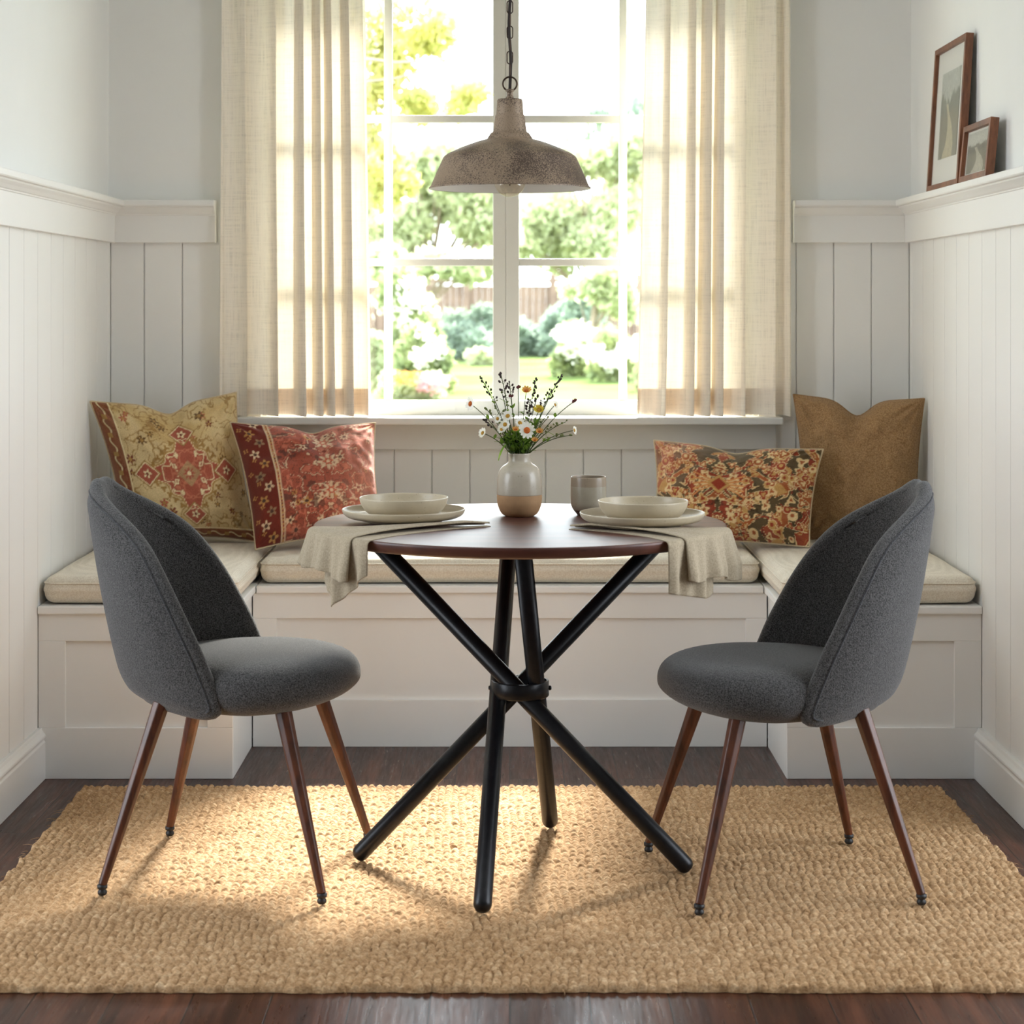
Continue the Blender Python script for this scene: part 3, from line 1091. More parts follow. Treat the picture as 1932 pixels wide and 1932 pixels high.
pillow('square beige pillow with a red medallion carpet pattern, in the left corner of the bench',
       [cr(170, 757, 5.87), cr(446, 740, 6.045), cr(487, 1022, 5.99), cr(236, 1026, 5.93)], 0.115, 'woven_pattern', pat_beige,
       notch=0.075, nw=0.26, u0=0.02, seed=3, bow=0.085)
pillow('rust red carpet-patterned pillow with a striped border, leaning beside the beige medallion pillow',
       [cr(434, 797, 5.93), cr(708, 798, 6.02), cr(724, 1006, 5.90), cr(482, 1037, 5.78)], 0.11, 'woven_pattern', pat_red,
       notch=0.06, nw=0.24, u0=0.1, seed=13, bow=0.07)
pillow('oblong olive and rust paisley lumbar pillow on the right of the window bench',
       [cr(1234, 831, 6.04), cr(1553, 848, 5.88), cr(1527, 1032, 5.80), cr(1232, 1018, 5.96)], 0.085, 'woven_pattern', pat_paisley,
       notch=0.07, nw=0.25, u0=-0.02, seed=23, pip='piping_cream')
pillow('large plain brown linen pillow in the right corner of the bench',
       [cr(1497, 744, 6.07), cr(1744, 752, 5.93), cr(1728, 1026, 5.93), cr(1520, 1018, 6.0)], 0.085, 'brown_linen', None,
       notch=0.11, nw=0.26, u0=-0.02, pip='brown_linen', seed=33, n=110)

# ------------------------------------------------------------------ rug
RZ = 0.016
def make_rug():
    x0, x1, y0, y1 = -1.085, 1.10, 3.62, 5.135
    w, h = x1 - x0, y1 - y0
    nx, ny = 760, 560
    xs = np.linspace(0, w, nx); ys = np.linspace(0, h, ny)
    X, Y = np.meshgrid(xs, ys, indexing='ij')
    pw, pl = 0.0178, 0.0200
    wob = 0.004 * (vnoise(X * 6, Y * 6, 2) - 0.5) * 2 + 0.0022 * (vnoise(X * 26, Y * 20, 4) - 0.5) * 2
    wob2 = 0.010 * (vnoise(X * 5 + 9, Y * 7 + 9, 5) - 0.5) * 2 + 0.004 * (vnoise(X * 30, Y * 24, 6) - 0.5) * 2
    cx_ = (X + wob) / pw
    col = np.floor(cx_)
    fx = cx_ - col - 0.5
    jit = np.random.default_rng(4).random(400)[(col.astype(int)) % 400]
    cy_ = (Y + wob2) / pl + jit * 1.0 + np.abs(fx) * 0.55 * 1.0
    row = np.floor(cy_)
    fy = cy_ - row - 0.5
    rj = np.random.default_rng(8).random((400, 400))[(col.astype(int)) % 400, (row.astype(int)) % 400]
    H = np.sqrt(np.clip(1 - (fx * 1.9) ** 2, 0, 1)) * np.sqrt(np.clip(1 - (fy * 1.8) ** 2, 0, 1))
    H = 0.0125 * H ** 0.9 * (0.7 + 0.4 * rj) + 0.001 * (vnoise(X * 160, Y * 320, 7) - 0.5)
    Z = 0.0045 + H
    ed = np.minimum(np.minimum(X, w - X), np.minimum(Y, h - Y))
    Z = np.where(ed < 0.0045, 0.0012 + Z * np.sqrt(np.clip(ed / 0.0045, 0, 1)), Z)
    ex = 0.005 * (vnoise(Y * 40, X * 0, 12) - 0.5) * 2 + 0.006 * (vnoise(Y * 9, X * 0 + 5, 13) - 0.5)
    ey = 0.004 * (vnoise(X * 55, Y * 0, 14) - 0.5) * 2 + 0.003 * (vnoise(X * 8, Y * 0 + 5, 15) - 0.5)
    V = np.stack([X + x0 + ex, Y + y0 + ey, Z], -1).reshape(-1, 3)
    me = bpy.data.meshes.new('rug')
    nf = (nx - 1) * (ny - 1)
    I = (np.arange(nx - 1)[:, None] * ny + np.arange(ny - 1)[None, :]).ravel()
    loops = np.stack([I, I + ny, I + ny + 1, I + 1], 1).ravel().astype(np.int32)
    me.vertices.add(len(V)); me.vertices.foreach_set('co', V.ravel().astype(np.float32))
    me.loops.add(nf * 4); me.loops.foreach_set('vertex_index', loops)
    me.polygons.add(nf); me.polygons.foreach_set('loop_start', np.arange(0, nf * 4, 4, dtype=np.int32))
    me.polygons.foreach_set('use_smooth', np.ones(nf, dtype=bool))
    me.update(calc_edges=True); me.validate()
    me.materials.append(M['rug'])
    o = bpy.data.objects.new('rug', me); C.objects.link(o)
    tag(o, 'natural braided jute rug lying under the table and both grey chairs', 'rug')
    # a few loose fibres at the edges
    mm = Mesh()
    rs = random.Random(2)
    for k in range(170):
        s = rs.choice([0, 1, 2, 3])
        if s == 0: p = Vector((x0, rs.uniform(y0, y1), 0.008)); d = Vector((-1, rs.uniform(-1, 1), 0.1))
        elif s == 1: p = Vector((x1, rs.uniform(y0, y1), 0.008)); d = Vector((1, rs.uniform(-1, 1), 0.1))
        elif s == 2: p = Vector((rs.uniform(x0, x1), y1, 0.008)); d = Vector((rs.uniform(-1, 1), 1, 0.1))
        else: p = Vector((rs.uniform(x0, x1), y0, 0.008)); d = Vector((rs.uniform(-1, 1), -1, 0.0))
        d.normalize(); l = rs.uniform(0.006, 0.02)
        q = Vector((rs.uniform(-1, 1), rs.uniform(-1, 1), 0)) * l * 0.4
        mm.add(tube_data([p, p + d * l * 0.6 + q * 0.3, p + d * l + q + Vector((0, 0, -0.003))], [0.0007, 0.0005, 0.0003], 4))
    f = mm.build('fringe', 'rug', o)
    f['kind'] = 'stuff'
    return o


make_rug()

# ------------------------------------------------------------------ chairs
def chair(label, loc, rz):
    t = thing('dining_chair', label, 'chair', loc, rz, 'grey upholstered dining chairs')
    # seat : rounded pad
    nu, nv = 72, 26
    V = []
    for i in range(nu):
        a = 2 * PI * i / nu
        ca, sa = math.cos(a), math.sin(a)
        e = 2.35
        k = (abs(ca) ** e + abs(sa) ** e) ** (-1 / e)
        for j in range(nv):
            ph_ = -PI / 2 + PI * j / (nv - 1)
            rr = abs(math.cos(ph_)) ** 0.33 if abs(math.cos(ph_)) > 1e-6 else 0
            zz = math.copysign(abs(math.sin(ph_)) ** 0.85, math.sin(ph_))
            x = 0.026 + 0.230 * k * ca * rr
            y = (0.228 - 0.034 * float(np.clip(-x / 0.16 + 0.35, 0, 1))) * k * sa * rr
            hz = 0.057
            z = 0.418 + hz * zz + 0.006 * (1 - (x / 0.26) ** 2 if zz > 0 else 0) * max(zz, 0)
            if zz < 0 and x > 0.02:
                z += 0.022 * ((x - 0.02) / 0.23) ** 2 * -zz
            V.append((x, y, z))
    Fc = []
    for i in range(nu):
        i2 = (i + 1) % nu
        for j in range(nv - 1):
            Fc.append((i * nv + j, i2 * nv + j, i2 * nv + j + 1, i * nv + j + 1))
    o = obj('seat', V, Fc, 'grey_fabric', t, smooth=True)
    bm = bmesh.new(); bm.from_mesh(o.data)
    bmesh.ops.remove_doubles(bm, verts=bm.verts, dist=1e-5); bmesh.ops.recalc_face_normals(bm, faces=bm.faces)
    bm.to_mesh(o.data); bm.free(); o.data.polygons.foreach_set('use_smooth', [True] * len(o.data.polygons))
    # backrest shell : X = f(y, z) over an arch-shaped outline, thickened with a rounded rim
    Wd, zb, zs, zt, p = 0.231, 0.376, 0.48, 0.819, 2.4
    zk = np.array([0.34, 0.37, 0.385, 0.40, 0.43, 0.50, 0.60, 0.72, 0.80, 0.84, 0.87])
    xbk = np.array([-0.195, -0.218, -0.234, -0.249, -0.266, -0.284, -0.305, -0.327, -0.339, -0.343, -0.344])
    xek = np.array([0.000, -0.004, -0.007, -0.012, -0.024, -0.054, -0.105, -0.172, -0.233, -0.276, -0.315])
    zf = np.linspace(0.34, 0.87, 200)
    ker = np.hanning(31); ker /= ker.sum()
    def smk(vals):
        a = np.interp(zf, zk, vals)
        pad = np.concatenate([2 * a[0] - a[15:0:-1], a, 2 * a[-1] - a[-2:-17:-1]])
        return np.convolve(pad, ker, 'valid')
    xbs, xes = smk(xbk), smk(xek)
    def fX(y, z):
        tz = np.clip((z - zs) / (zt - zs), 0, 1)
        w = Wd * np.clip(1 - tz ** p, 1e-6, 1) ** (1 / p)
        q = np.clip(np.abs(y) / np.maximum(w, 1e-4), 0, 1)
        g = 0.5 * q ** 2.2 + 0.5 * (1 - np.sqrt(1 - 0.97 * q ** 2)) / (1 - math.sqrt(0.03))
        a = np.interp(z, zf, xbs); b_ = a + (np.interp(z, zf, xes) - a) * (1 - tz ** 8)
        return a + (b_ - a) * g
    # outline: up one side, over the arch, down, back along the bottom (corners slightly rounded)
    raw = []
    for i in range(40): raw.append((-Wd, zb + (zs - zb) * i / 40))
    for i in range(401):
        th_ = PI - PI * i / 400
        c, s2 = math.cos(th_), math.sin(th_)
        k_ = (abs(c) ** p + abs(s2) ** p) ** (-1 / p)
        raw.append((Wd * k_ * c, zs + (zt - zs) * k_ * s2))
    for i in range(1, 41): raw.append((Wd, zs + (zb - zs) * i / 40))
    for i in range(1, 120): raw.append((Wd - 2 * Wd * i / 120, zb))
    raw = np.array(raw)
    dl = np.linalg.norm(np.roll(raw, -1, 0) - raw, axis=1); cl = np.concatenate([[0], np.cumsum(dl)])
    NB = 240
    tt_ = np.arange(NB) / NB * cl[-1]
    rr_ = np.vstack([raw, raw[:1]])
    out = np.stack([np.interp(tt_, cl, rr_[:, 0]), np.interp(tt_, cl, rr_[:, 1])], 1)
    for _ in range(3):
        out = 0.5 * out + 0.25 * (np.roll(out, 1, 0) + np.roll(out, -1, 0))
    cen_ = np.array([0.0, 0.58])
    NR = 34
    rad = np.sin(np.linspace(0, PI / 2, NR)) ** 0.9
    def surf(yz):
        y, z = yz[:, 0], yz[:, 1]
        return np.stack([fX(y, z), y, z], 1)
    def norm(yz):
        h = 0.0015
        sc_ = 0.996
        yz = cen_ + (yz - cen_) * sc_
        y, z = yz[:, 0], yz[:, 1]
        fy = (fX(y + h, z) - fX(y - h, z)) / (2 * h); fz = (fX(y, z + h) - fX(y, z - h)) / (2 * h)
        fy = np.clip(fy, -3.0, 3.0); fz = np.clip(fz, -1.2, 1.2)
        n_ = np.stack([-np.ones_like(fy), fy, fz], 1)
        return n_ / np.linalg.norm(n_, axis=1, keepdims=True)
    O = np.array([surf(cen_ + (out - cen_) * r) for r in rad])       # NR x NB x 3
    Nn = np.array([norm(cen_ + (out - cen_) * max(r, 0.02)) for r in rad])
    for _ in range(3):
        Nn = 0.5 * Nn + 0.25 * (np.roll(Nn, 1, 1) + np.roll(Nn, -1, 1))
    Nn /= np.linalg.norm(Nn, axis=2, keepdims=True)
    th = 0.042
    I_ = O - Nn * th
    for k_ in range(NR):
        O[k_] -= Nn[k_] * (0.009 * max(0.0, (rad[k_] - 0.86) / 0.14) ** 2)
    T = np.roll(O[-1], -1, 0) - np.roll(O[-1], 1, 0); T /= np.linalg.norm(T, axis=1, keepdims=True)
    Bn = np.cross(T, Nn[-1])
    sg = np.sign(np.sum(Bn * (O[-1] - O[-4]), 1, keepdims=True)); Bn *= sg
    for _ in range(8):
        Bn = 0.5 * Bn + 0.25 * (np.roll(Bn, 1, 0) + np.roll(Bn, -1, 0))
    Bn /= np.linalg.norm(Bn, axis=1, keepdims=True)
    rings = [O[k_] for k_ in range(NR)]
    K = 8
    for k_ in range(1, K):
        f_ = PI * k_ / K
        rings.append(I_[-1] + (O[-1] - I_[-1]) * 0.5 * (1 + math.cos(f_)) + Bn * (0.019 * math.sin(f_)))
    rings += [I_[k_] for k_ in range(NR - 1, -1, -1)]
    V = np.concatenate(rings)
    Fc = []
    for k_ in range(len(rings) - 1):
        for m_ in range(NB):
            m2 = (m_ + 1) % NB
            Fc.append((k_ * NB + m_, k_ * NB + m2, (k_ + 1) * NB + m2, (k_ + 1) * NB + m_))
    o = obj('backrest', V, Fc, 'grey_fabric', t, smooth=True)
    bm = bmesh.new(); bm.from_mesh(o.data)
    bmesh.ops.remove_doubles(bm, verts=bm.verts, dist=2e-5)
    bmesh.ops.recalc_face_normals(bm, faces=bm.faces)
    bm.to_mesh(o.data); bm.free()
    o.data.polygons.foreach_set('use_smooth', [True] * len(o.data.polygons))
    ring_ = O[-1] + Nn[-1] * 0.0006
    sel = [k_ for k_ in range(NB) if not (out[k_][1] < zb + 0.004 and abs(out[k_][0]) < Wd - 0.01)]
    # start the seam at the first bottom corner
    st_ = next(i for i in range(len(sel)) if sel[i] - sel[i - 1] not in (1,)) if any(sel[i] - sel[i - 1] != 1 for i in range(1, len(sel))) else 0
    sel = sel[st_:] + sel[:st_]
    tube('piping', [Vector(ring_[k_]) for k_ in sel], 0.0022, 'dark_piping', t, 6)
    # hidden underside plate joins the legs to the pad
    for (sx, sy) in ((-1, -1), (-1, 1), (1, -1), (1, 1)):
        top = Vector((sx * 0.130 - 0.002, sy * 0.150, 0.385))
        bot = Vector((sx * 0.232, sy * 0.235, 0.022))
        ax = bot - top
        P = [top + ax * f for f in (0, 0.05, 0.5, 1.0)]
        lg = tube('leg', P, [0.0185, 0.0185, 0.0145, 0.0095], 'walnut_leg', t, 8)
        lg.data.polygons.foreach_set('use_smooth', [False] * len(lg.data.polygons))
        md = lg.modifiers.new('bevel', 'BEVEL'); md.width = 0.002; md.segments = 2
        m_ = Mesh()
        m_.add(lathe_data([(0.0, 0.0), (0.007, 0.0), (0.0095, 0.003), (0.0098, 0.007), (0.0075, 0.011), (0.007, 0.012), (0.0105, 0.014), (0.0108, 0.021), (0, 0.023)], 20))
        cap = m_.build('glide', 'rubber', lg)
        cap.location = (bot.x, bot.y, bot.z - 0.0205)
    return t


CL = chair('grey upholstered chair with walnut legs on the left side of the table', (-0.583, 4.372, RZ - 0.001), math.radians(-7.5))
CR = chair('grey upholstered chair with walnut legs on the right side of the table', (0.574, 4.30, RZ - 0.001), math.radians(180 + 8.5))

# ------------------------------------------------------------------ table
TX, TY, TZ, TR_ = 0.022, 4.385, 0.7626, 0.448
t = thing('dining_table', 'round dark walnut table on crossed black metal rods between the two grey chairs', 'table', (TX, TY, RZ - 0.002))
oz = RZ - 0.002
lathe('tabletop', [(0, TZ - 0.024 - oz), (TR_ - 0.012, TZ - 0.024 - oz), (TR_ - 0.004, TZ - 0.019 - oz), (TR_ - 0.0005, TZ - 0.006 - oz), (TR_, TZ - 0.002 - oz), (TR_ - 0.0015, TZ - 0.0003 - oz), (TR_ - 0.004, TZ - oz), (0, TZ - oz)], 'table_wood', t, 128)
top_z = TZ - 0.024 - oz
rods = [((-0.325, -0.02), (0.356, -0.05)), ((0.322, 0.03), (-0.352, 0.045)), ((0.004, -0.305), (0.072, 0.325)), ((-0.02, 0.305), (-0.077, -0.34))]
for (a, b_) in rods:
    A = Vector((a[0], a[1], top_z + 0.0)); B = Vector((b_[0], b_[1], 0.017))
    d = (A - B).normalized()
    P = [B - d * 0.012, B - d * 0.009, B - d * 0.003, B + d * 0.003, B + d * 0.02, A]
    tube('rod', P, [0.009, 0.014, 0.0175, 0.019, 0.019, 0.019], 'black', t, 20)
    m_ = Mesh()
    m_.add(lathe_data([(0, 0), (0.032, 0), (0.032, -0.004), (0.024, -0.010), (0, -0.010)], 28), Matrix.Translation((a[0], a[1], top_z)))
    m_.build('mounting_plate', 'black', t)
zr = 0.404 - oz
lathe('ring_clamp', [(0.0565, zr - 0.016), (0.0565, zr + 0.016), (0.0575, zr + 0.017), (0.0615, zr + 0.017), (0.063, zr + 0.0155), (0.063, zr - 0.0155), (0.0615, zr - 0.017), (0.0575, zr - 0.017), (0.0565, zr - 0.016)], 'black', t, 48)
for sx in (-1, 1):
    m_ = Mesh()
    m_.add(lathe_data([(0, 0), (0.005, 0), (0.0055, 0.003), (0.004, 0.006), (0, 0.0065)], 12), Matrix.Translation((sx * 0.0625, 0, zr)) @ Matrix.Rotation(sx * PI / 2, 4, 'Y'))
    m_.build('bolt', 'black', t)

# ------------------------------------------------------------------ tableware
def plate(label, x, y, z, r=0.134):
    prof = [(0, 0.002), (r * 0.55, 0.002), (r * 0.57, 0.0), (r * 0.64, 0.0), (r * 0.68, 0.003), (r * 0.86, 0.007), (r * 0.955, 0.013), (r * 0.99, 0.020), (r, 0.0245),
            (r * 0.995, 0.0262), (r * 0.98, 0.0258), (r * 0.955, 0.020), (r * 0.90, 0.013), (r * 0.80, 0.0095), (r * 0.5, 0.008), (0, 0.008)]
    o = lathe('dinner_plate', smooth_prof(prof, 3), 'stoneware', None, 96, (x, y, z), 0.003)
    return tag(o, label, 'plate', 'stoneware dinner plates')


def bowl(label, x, y, z, r=0.0965):
    h = 0.0425
    prof = [(0, 0.002), (r * 0.46, 0.002), (r * 0.5, 0.0), (r * 0.62, 0.0), (r * 0.74, 0.004), (r * 0.87, 0.014), (r * 0.965, 0.028), (r, h - 0.002),
            (r * 0.992, h), (r * 0.972, h - 0.001), (r * 0.935, 0.029), (r * 0.84, 0.016), (r * 0.68, 0.0085), (r * 0.4, 0.006), (0, 0.006)]
    o = lathe('bowl', smooth_prof(prof, 3), 'stoneware', None, 96, (x, y, z), 0.004)
    return tag(o, label, 'bowl', 'stoneware bowls')


plate('wide shallow stoneware plate under the left bowl, on the left napkin', -0.2317, 4.385, TZ + 0.0055)
bowl('stoneware bowl stacked on the left dinner plate', -0.2315, 4.385, TZ + 0.0055 + 0.0088)
plate('wide shallow stoneware plate under the right bowl, on the right napkin', 0.283, 4.31, TZ + 0.0055)
bowl('stoneware bowl stacked on the right dinner plate', 0.285, 4.312, TZ + 0.0055 + 0.0088)

t = thing('tumbler', 'handleless stoneware cup standing behind the right plate', 'cup', (0.1775, 4.55, TZ))
mr = 0.0402
lathe('base', smooth_prof([(0, 0.0), (mr * 0.55, 0.0), (mr * 0.66, 0.003), (mr * 0.86, 0.013)], 4), 'rust_glaze', t, 48)
lathe('cup_body', smooth_prof([(mr * 0.86, 0.0128), (mr * 0.97, 0.022), (mr, 0.034), (mr, 0.066)], 4), 'mug_glaze', t, 48)
lathe('rim_band', [(mr, 0.066), (mr * 0.99, 0.078), (mr * 0.985, 0.086), (mr * 0.975, 0.0875), (mr * 0.955, 0.0872), (mr * 0.94, 0.084), (mr * 0.94, 0.03), (mr * 0.8, 0.012), (0, 0.007)], 'mug_band', t, 48)

VX, VY = 0.0215, 4.53
t = thing('vase', 'speckled grey stoneware vase with a bare clay lower half, holding wildflowers', 'vase', (VX, VY, TZ))
lathe('clay_base', smooth_prof([(0, 0.002), (0.026, 0.0), (0.034, 0.002), (0.0425, 0.010), (0.049, 0.026), (0.0506, 0.040), (0.0507, 0.0495)], 5), 'clay', t, 64)
lathe('glazed_body', smooth_prof([(0.0507, 0.0495), (0.0512, 0.051), (0.0508, 0.070), (0.0498, 0.086), (0.046, 0.101), (0.0385, 0.112), (0.0285, 0.119), (0.0248, 0.124), (0.0243, 0.132),
                                  (0.0250, 0.1405), (0.0240, 0.1418), (0.0225, 0.140), (0.0215, 0.130), (0.022, 0.122), (0.03, 0.114), (0.042, 0.100), (0.046, 0.070), (0.045, 0.03), (0.0, 0.008)], 4), 'vase_glaze', t, 64)

# napkins ---------------------------------------------------------------
def napkin(label, A, ang_dir, ths, w0, hang, side):
    """A: start of the narrow end (rel. table centre); drapes over the rim between angles ths"""
    R = TR_ + 0.0015
    t = thing('napkin', label, 'napkin', (TX, TY, TZ), 0, 'taupe linen napkins')
    cx_ = Vector(A)
    ns_, nt_ = 90, 60
    V, Fc = [], []
    for layer, (t0, t1, zoff, roff) in enumerate(((0.0, 0.82, 0.0036, 0.0075), (0.40, 1.0, 0.0012, 0.0025))):
        base = len(V)
        for i in range(ns_):
            s = i / (ns_ - 1)
            for j in range(nt_):
                tt = t0 + (t1 - t0) * j / (nt_ - 1)       # 0 = far side, 1 = near side
                th = math.radians(ths[0] + (ths[1] - ths[0]) * tt)
                rim = Vector((math.cos(th), math.sin(th))) * R
                per = Vector((-ang_dir[1], ang_dir[0])) * (-1 if side > 0 else 1)
                st = cx_ + per * ((tt - 0.5) * w0)
                if s < 0.62:
                    f = s / 0.62
                    e = f ** 0.9
                    p = st.lerp(rim, e)
                    # keep the strip narrow at first, then spread
                    mid = cx_.lerp(Vector((math.cos(math.radians(sum(ths) / 2)), math.sin(math.radians(sum(ths) / 2)))) * R, e)
                    spread = 0.25 + 0.75 * f ** 1.6
                    p = mid + (p - mid) * (spread if f > 0 else 0.25) if f < 1 else p
                    near = max(0, (tt - 0.62) / 0.38)
                    side_c = Vector((-0.2537, 0.0)) if side < 0 else Vector((0.261, -0.075))
                    dpl = (p - side_c).length
                    puff = 0.011 * math.sin(PI * min(1, max(0, (tt - t0) / (t1 - t0)))) ** 0.6 * float(sm(0.088, 0.125, dpl)) * (1 - f) ** 0.5 if layer == 0 else 0
                    roll = 0.0075 * math.sin(min(near, 1) * PI) * (1 - f ** 3) if layer == 0 else 0
                    z = zoff + roll + puff + 0.0012 * math.sin(tt * 22 + s * 5) * f
                    if f < 0.12:
                        z *= 0.6 + 0.4 * f / 0.12
                    V.append((p.x, p.y, max(z, 0.0007)))
                else:
                    g = (s - 0.62) / 0.38
                    if layer == 0:
                        ln = hang[0] + (hang[1] - hang[0]) * tt / 0.82 + 0.006 * math.sin(tt * 11)
                    else:
                        q = (tt - 0.40) / 0.60
                        ln = hang[2] + (hang[3] - hang[2]) * (1 - abs(q - hang[4]) / max(hang[4], 1 - hang[4]))
                    d = g * ln
                    rc = 0.010
                    if d < rc * PI / 2:
                        a = d / rc
                        dr, dz = rc * math.sin(a), -rc * (1 - math.cos(a))
                    else:
                        dr, dz = rc, -rc - (d - rc * PI / 2)
                    k = min(1, d / 0.08)
                    wav = (0.007 * math.sin(tt * 19 + layer * 2.0) + 0.004 * math.sin(tt * 41 + 1)) * k
                    fl = 0.012 * k * (1 if layer == 0 else -0.3) * (1 - tt)
                    thx = th + (math.radians(5) * k * (tt - 0.5) * (-1 if True else 1)) * (1 if side < 0 else -1) * (-0.2)
                    rr = R + dr + roff * k + wav + fl
                    x = rr * math.cos(thx); y = rr * math.sin(thx)
                    # gather towards the middle as it falls, tip swings inwards
                    V.append((x + side * -0.0 * k, y, zoff + dz))
        Fc += grid_faces(ns_, nt_, base)
    o = obj('cloth', V, Fc, 'napkin', t, smooth=True)
    md = o.modifiers.new('solid', 'SOLIDIFY'); md.thickness = 0.0016; md.offset = 0
    md.use_rim = True
    return t


napkin('taupe linen napkin under the left plate, draped over the table edge', (-0.070, -0.060), Vector((-0.85, -0.53)).normalized(), (193, 228), 0.11, (0.078, 0.092, 0.075, 0.150, 0.35), -1)
napkin('taupe linen napkin under the right plate, draped over the table edge', (0.110, -0.115), Vector((0.85, -0.53)).normalized(), (-15, -50), 0.11, (0.112, 0.088, 0.11, 0.135, 0.2), 1)

# ------------------------------------------------------------------ wildflowers
VMZ = TZ + 0.138


def stem_path(tip, k, bend=0.0):
    a = 2 * PI * k * 0.381966
    base = Vector((VX + 0.004 * math.cos(a), VY + 0.004 * math.sin(a), TZ + 0.04))
    m0 = Vector((VX + 0.015 * math.cos(a), VY + 0.012 * math.sin(a), VMZ))
    dx = tip.x - VX
    m0.x = VX + max(-0.018, min(0.018, dx * 0.35))
    m0.y = VY + 0.010 * math.sin(a)
    mid = m0.lerp(tip, 0.5) + Vector((dx * -0.10 + 0.003 * math.sin(a * 3), 0.004 * math.cos(a), abs(dx) * 0.14 + bend))
    pts = [base, m0]
    for i in range(1, 9):
        f = i / 8
        pts.append((1 - f) ** 2 * m0 + 2 * f * (1 - f) * mid + f * f * tip)
    return pts


def petals(n, r, wd, cup=0.15, seed=0):
    V, Fc = [], []
    rs = random.Random(seed)
    for i in range(n):
        a = 2 * PI * i / n + rs.uniform(-0.08, 0.08)
        rr = r * rs.uniform(0.88, 1.08)
        c, s = math.cos(a), math.sin(a)
        b = len(V)
        for (f, w_) in ((0.15, 0.35), (0.45, 0.85), (0.75, 1.0), (0.95, 0.6), (1.0, 0.15)):
            z = cup * rr * f * f + rs.uniform(-0.02, 0.02) * rr
            for sg in (-1, 1):
                px, py = f * rr, sg * w_ * wd / 2
                V.append((px * c - py * s, px * s + py * c, z + 0.04 * rr * abs(sg)))
        for q in range(4):
            Fc.append((b + 2 * q, b + 2 * q + 1, b + 2 * q + 3, b + 2 * q + 2))
    return V, Fc


def orient(p, d):
    return Matrix.Translation(p) @ Vector(d).normalized().to_track_quat('Z', 'Y').to_matrix().to_4x4()


def fl_daisy(t, tip, org, r, n, pm, eye, face, er=0.36, cup=0.12, seed=0):
    m_ = Mesh(); X = orient(tip - org, face)
    m_.add(petals(n, r, r * 0.5 if n < 12 else r * 0.36, cup, seed), X)
    p = m_.build('petals', pm, t)
    m_ = Mesh(); m_.add(ico(r * er, 2, (1, 1, 0.55)), X @ Matrix.Translation((0, 0, r * 0.04)))
    m_.build('flower_center', eye, t)


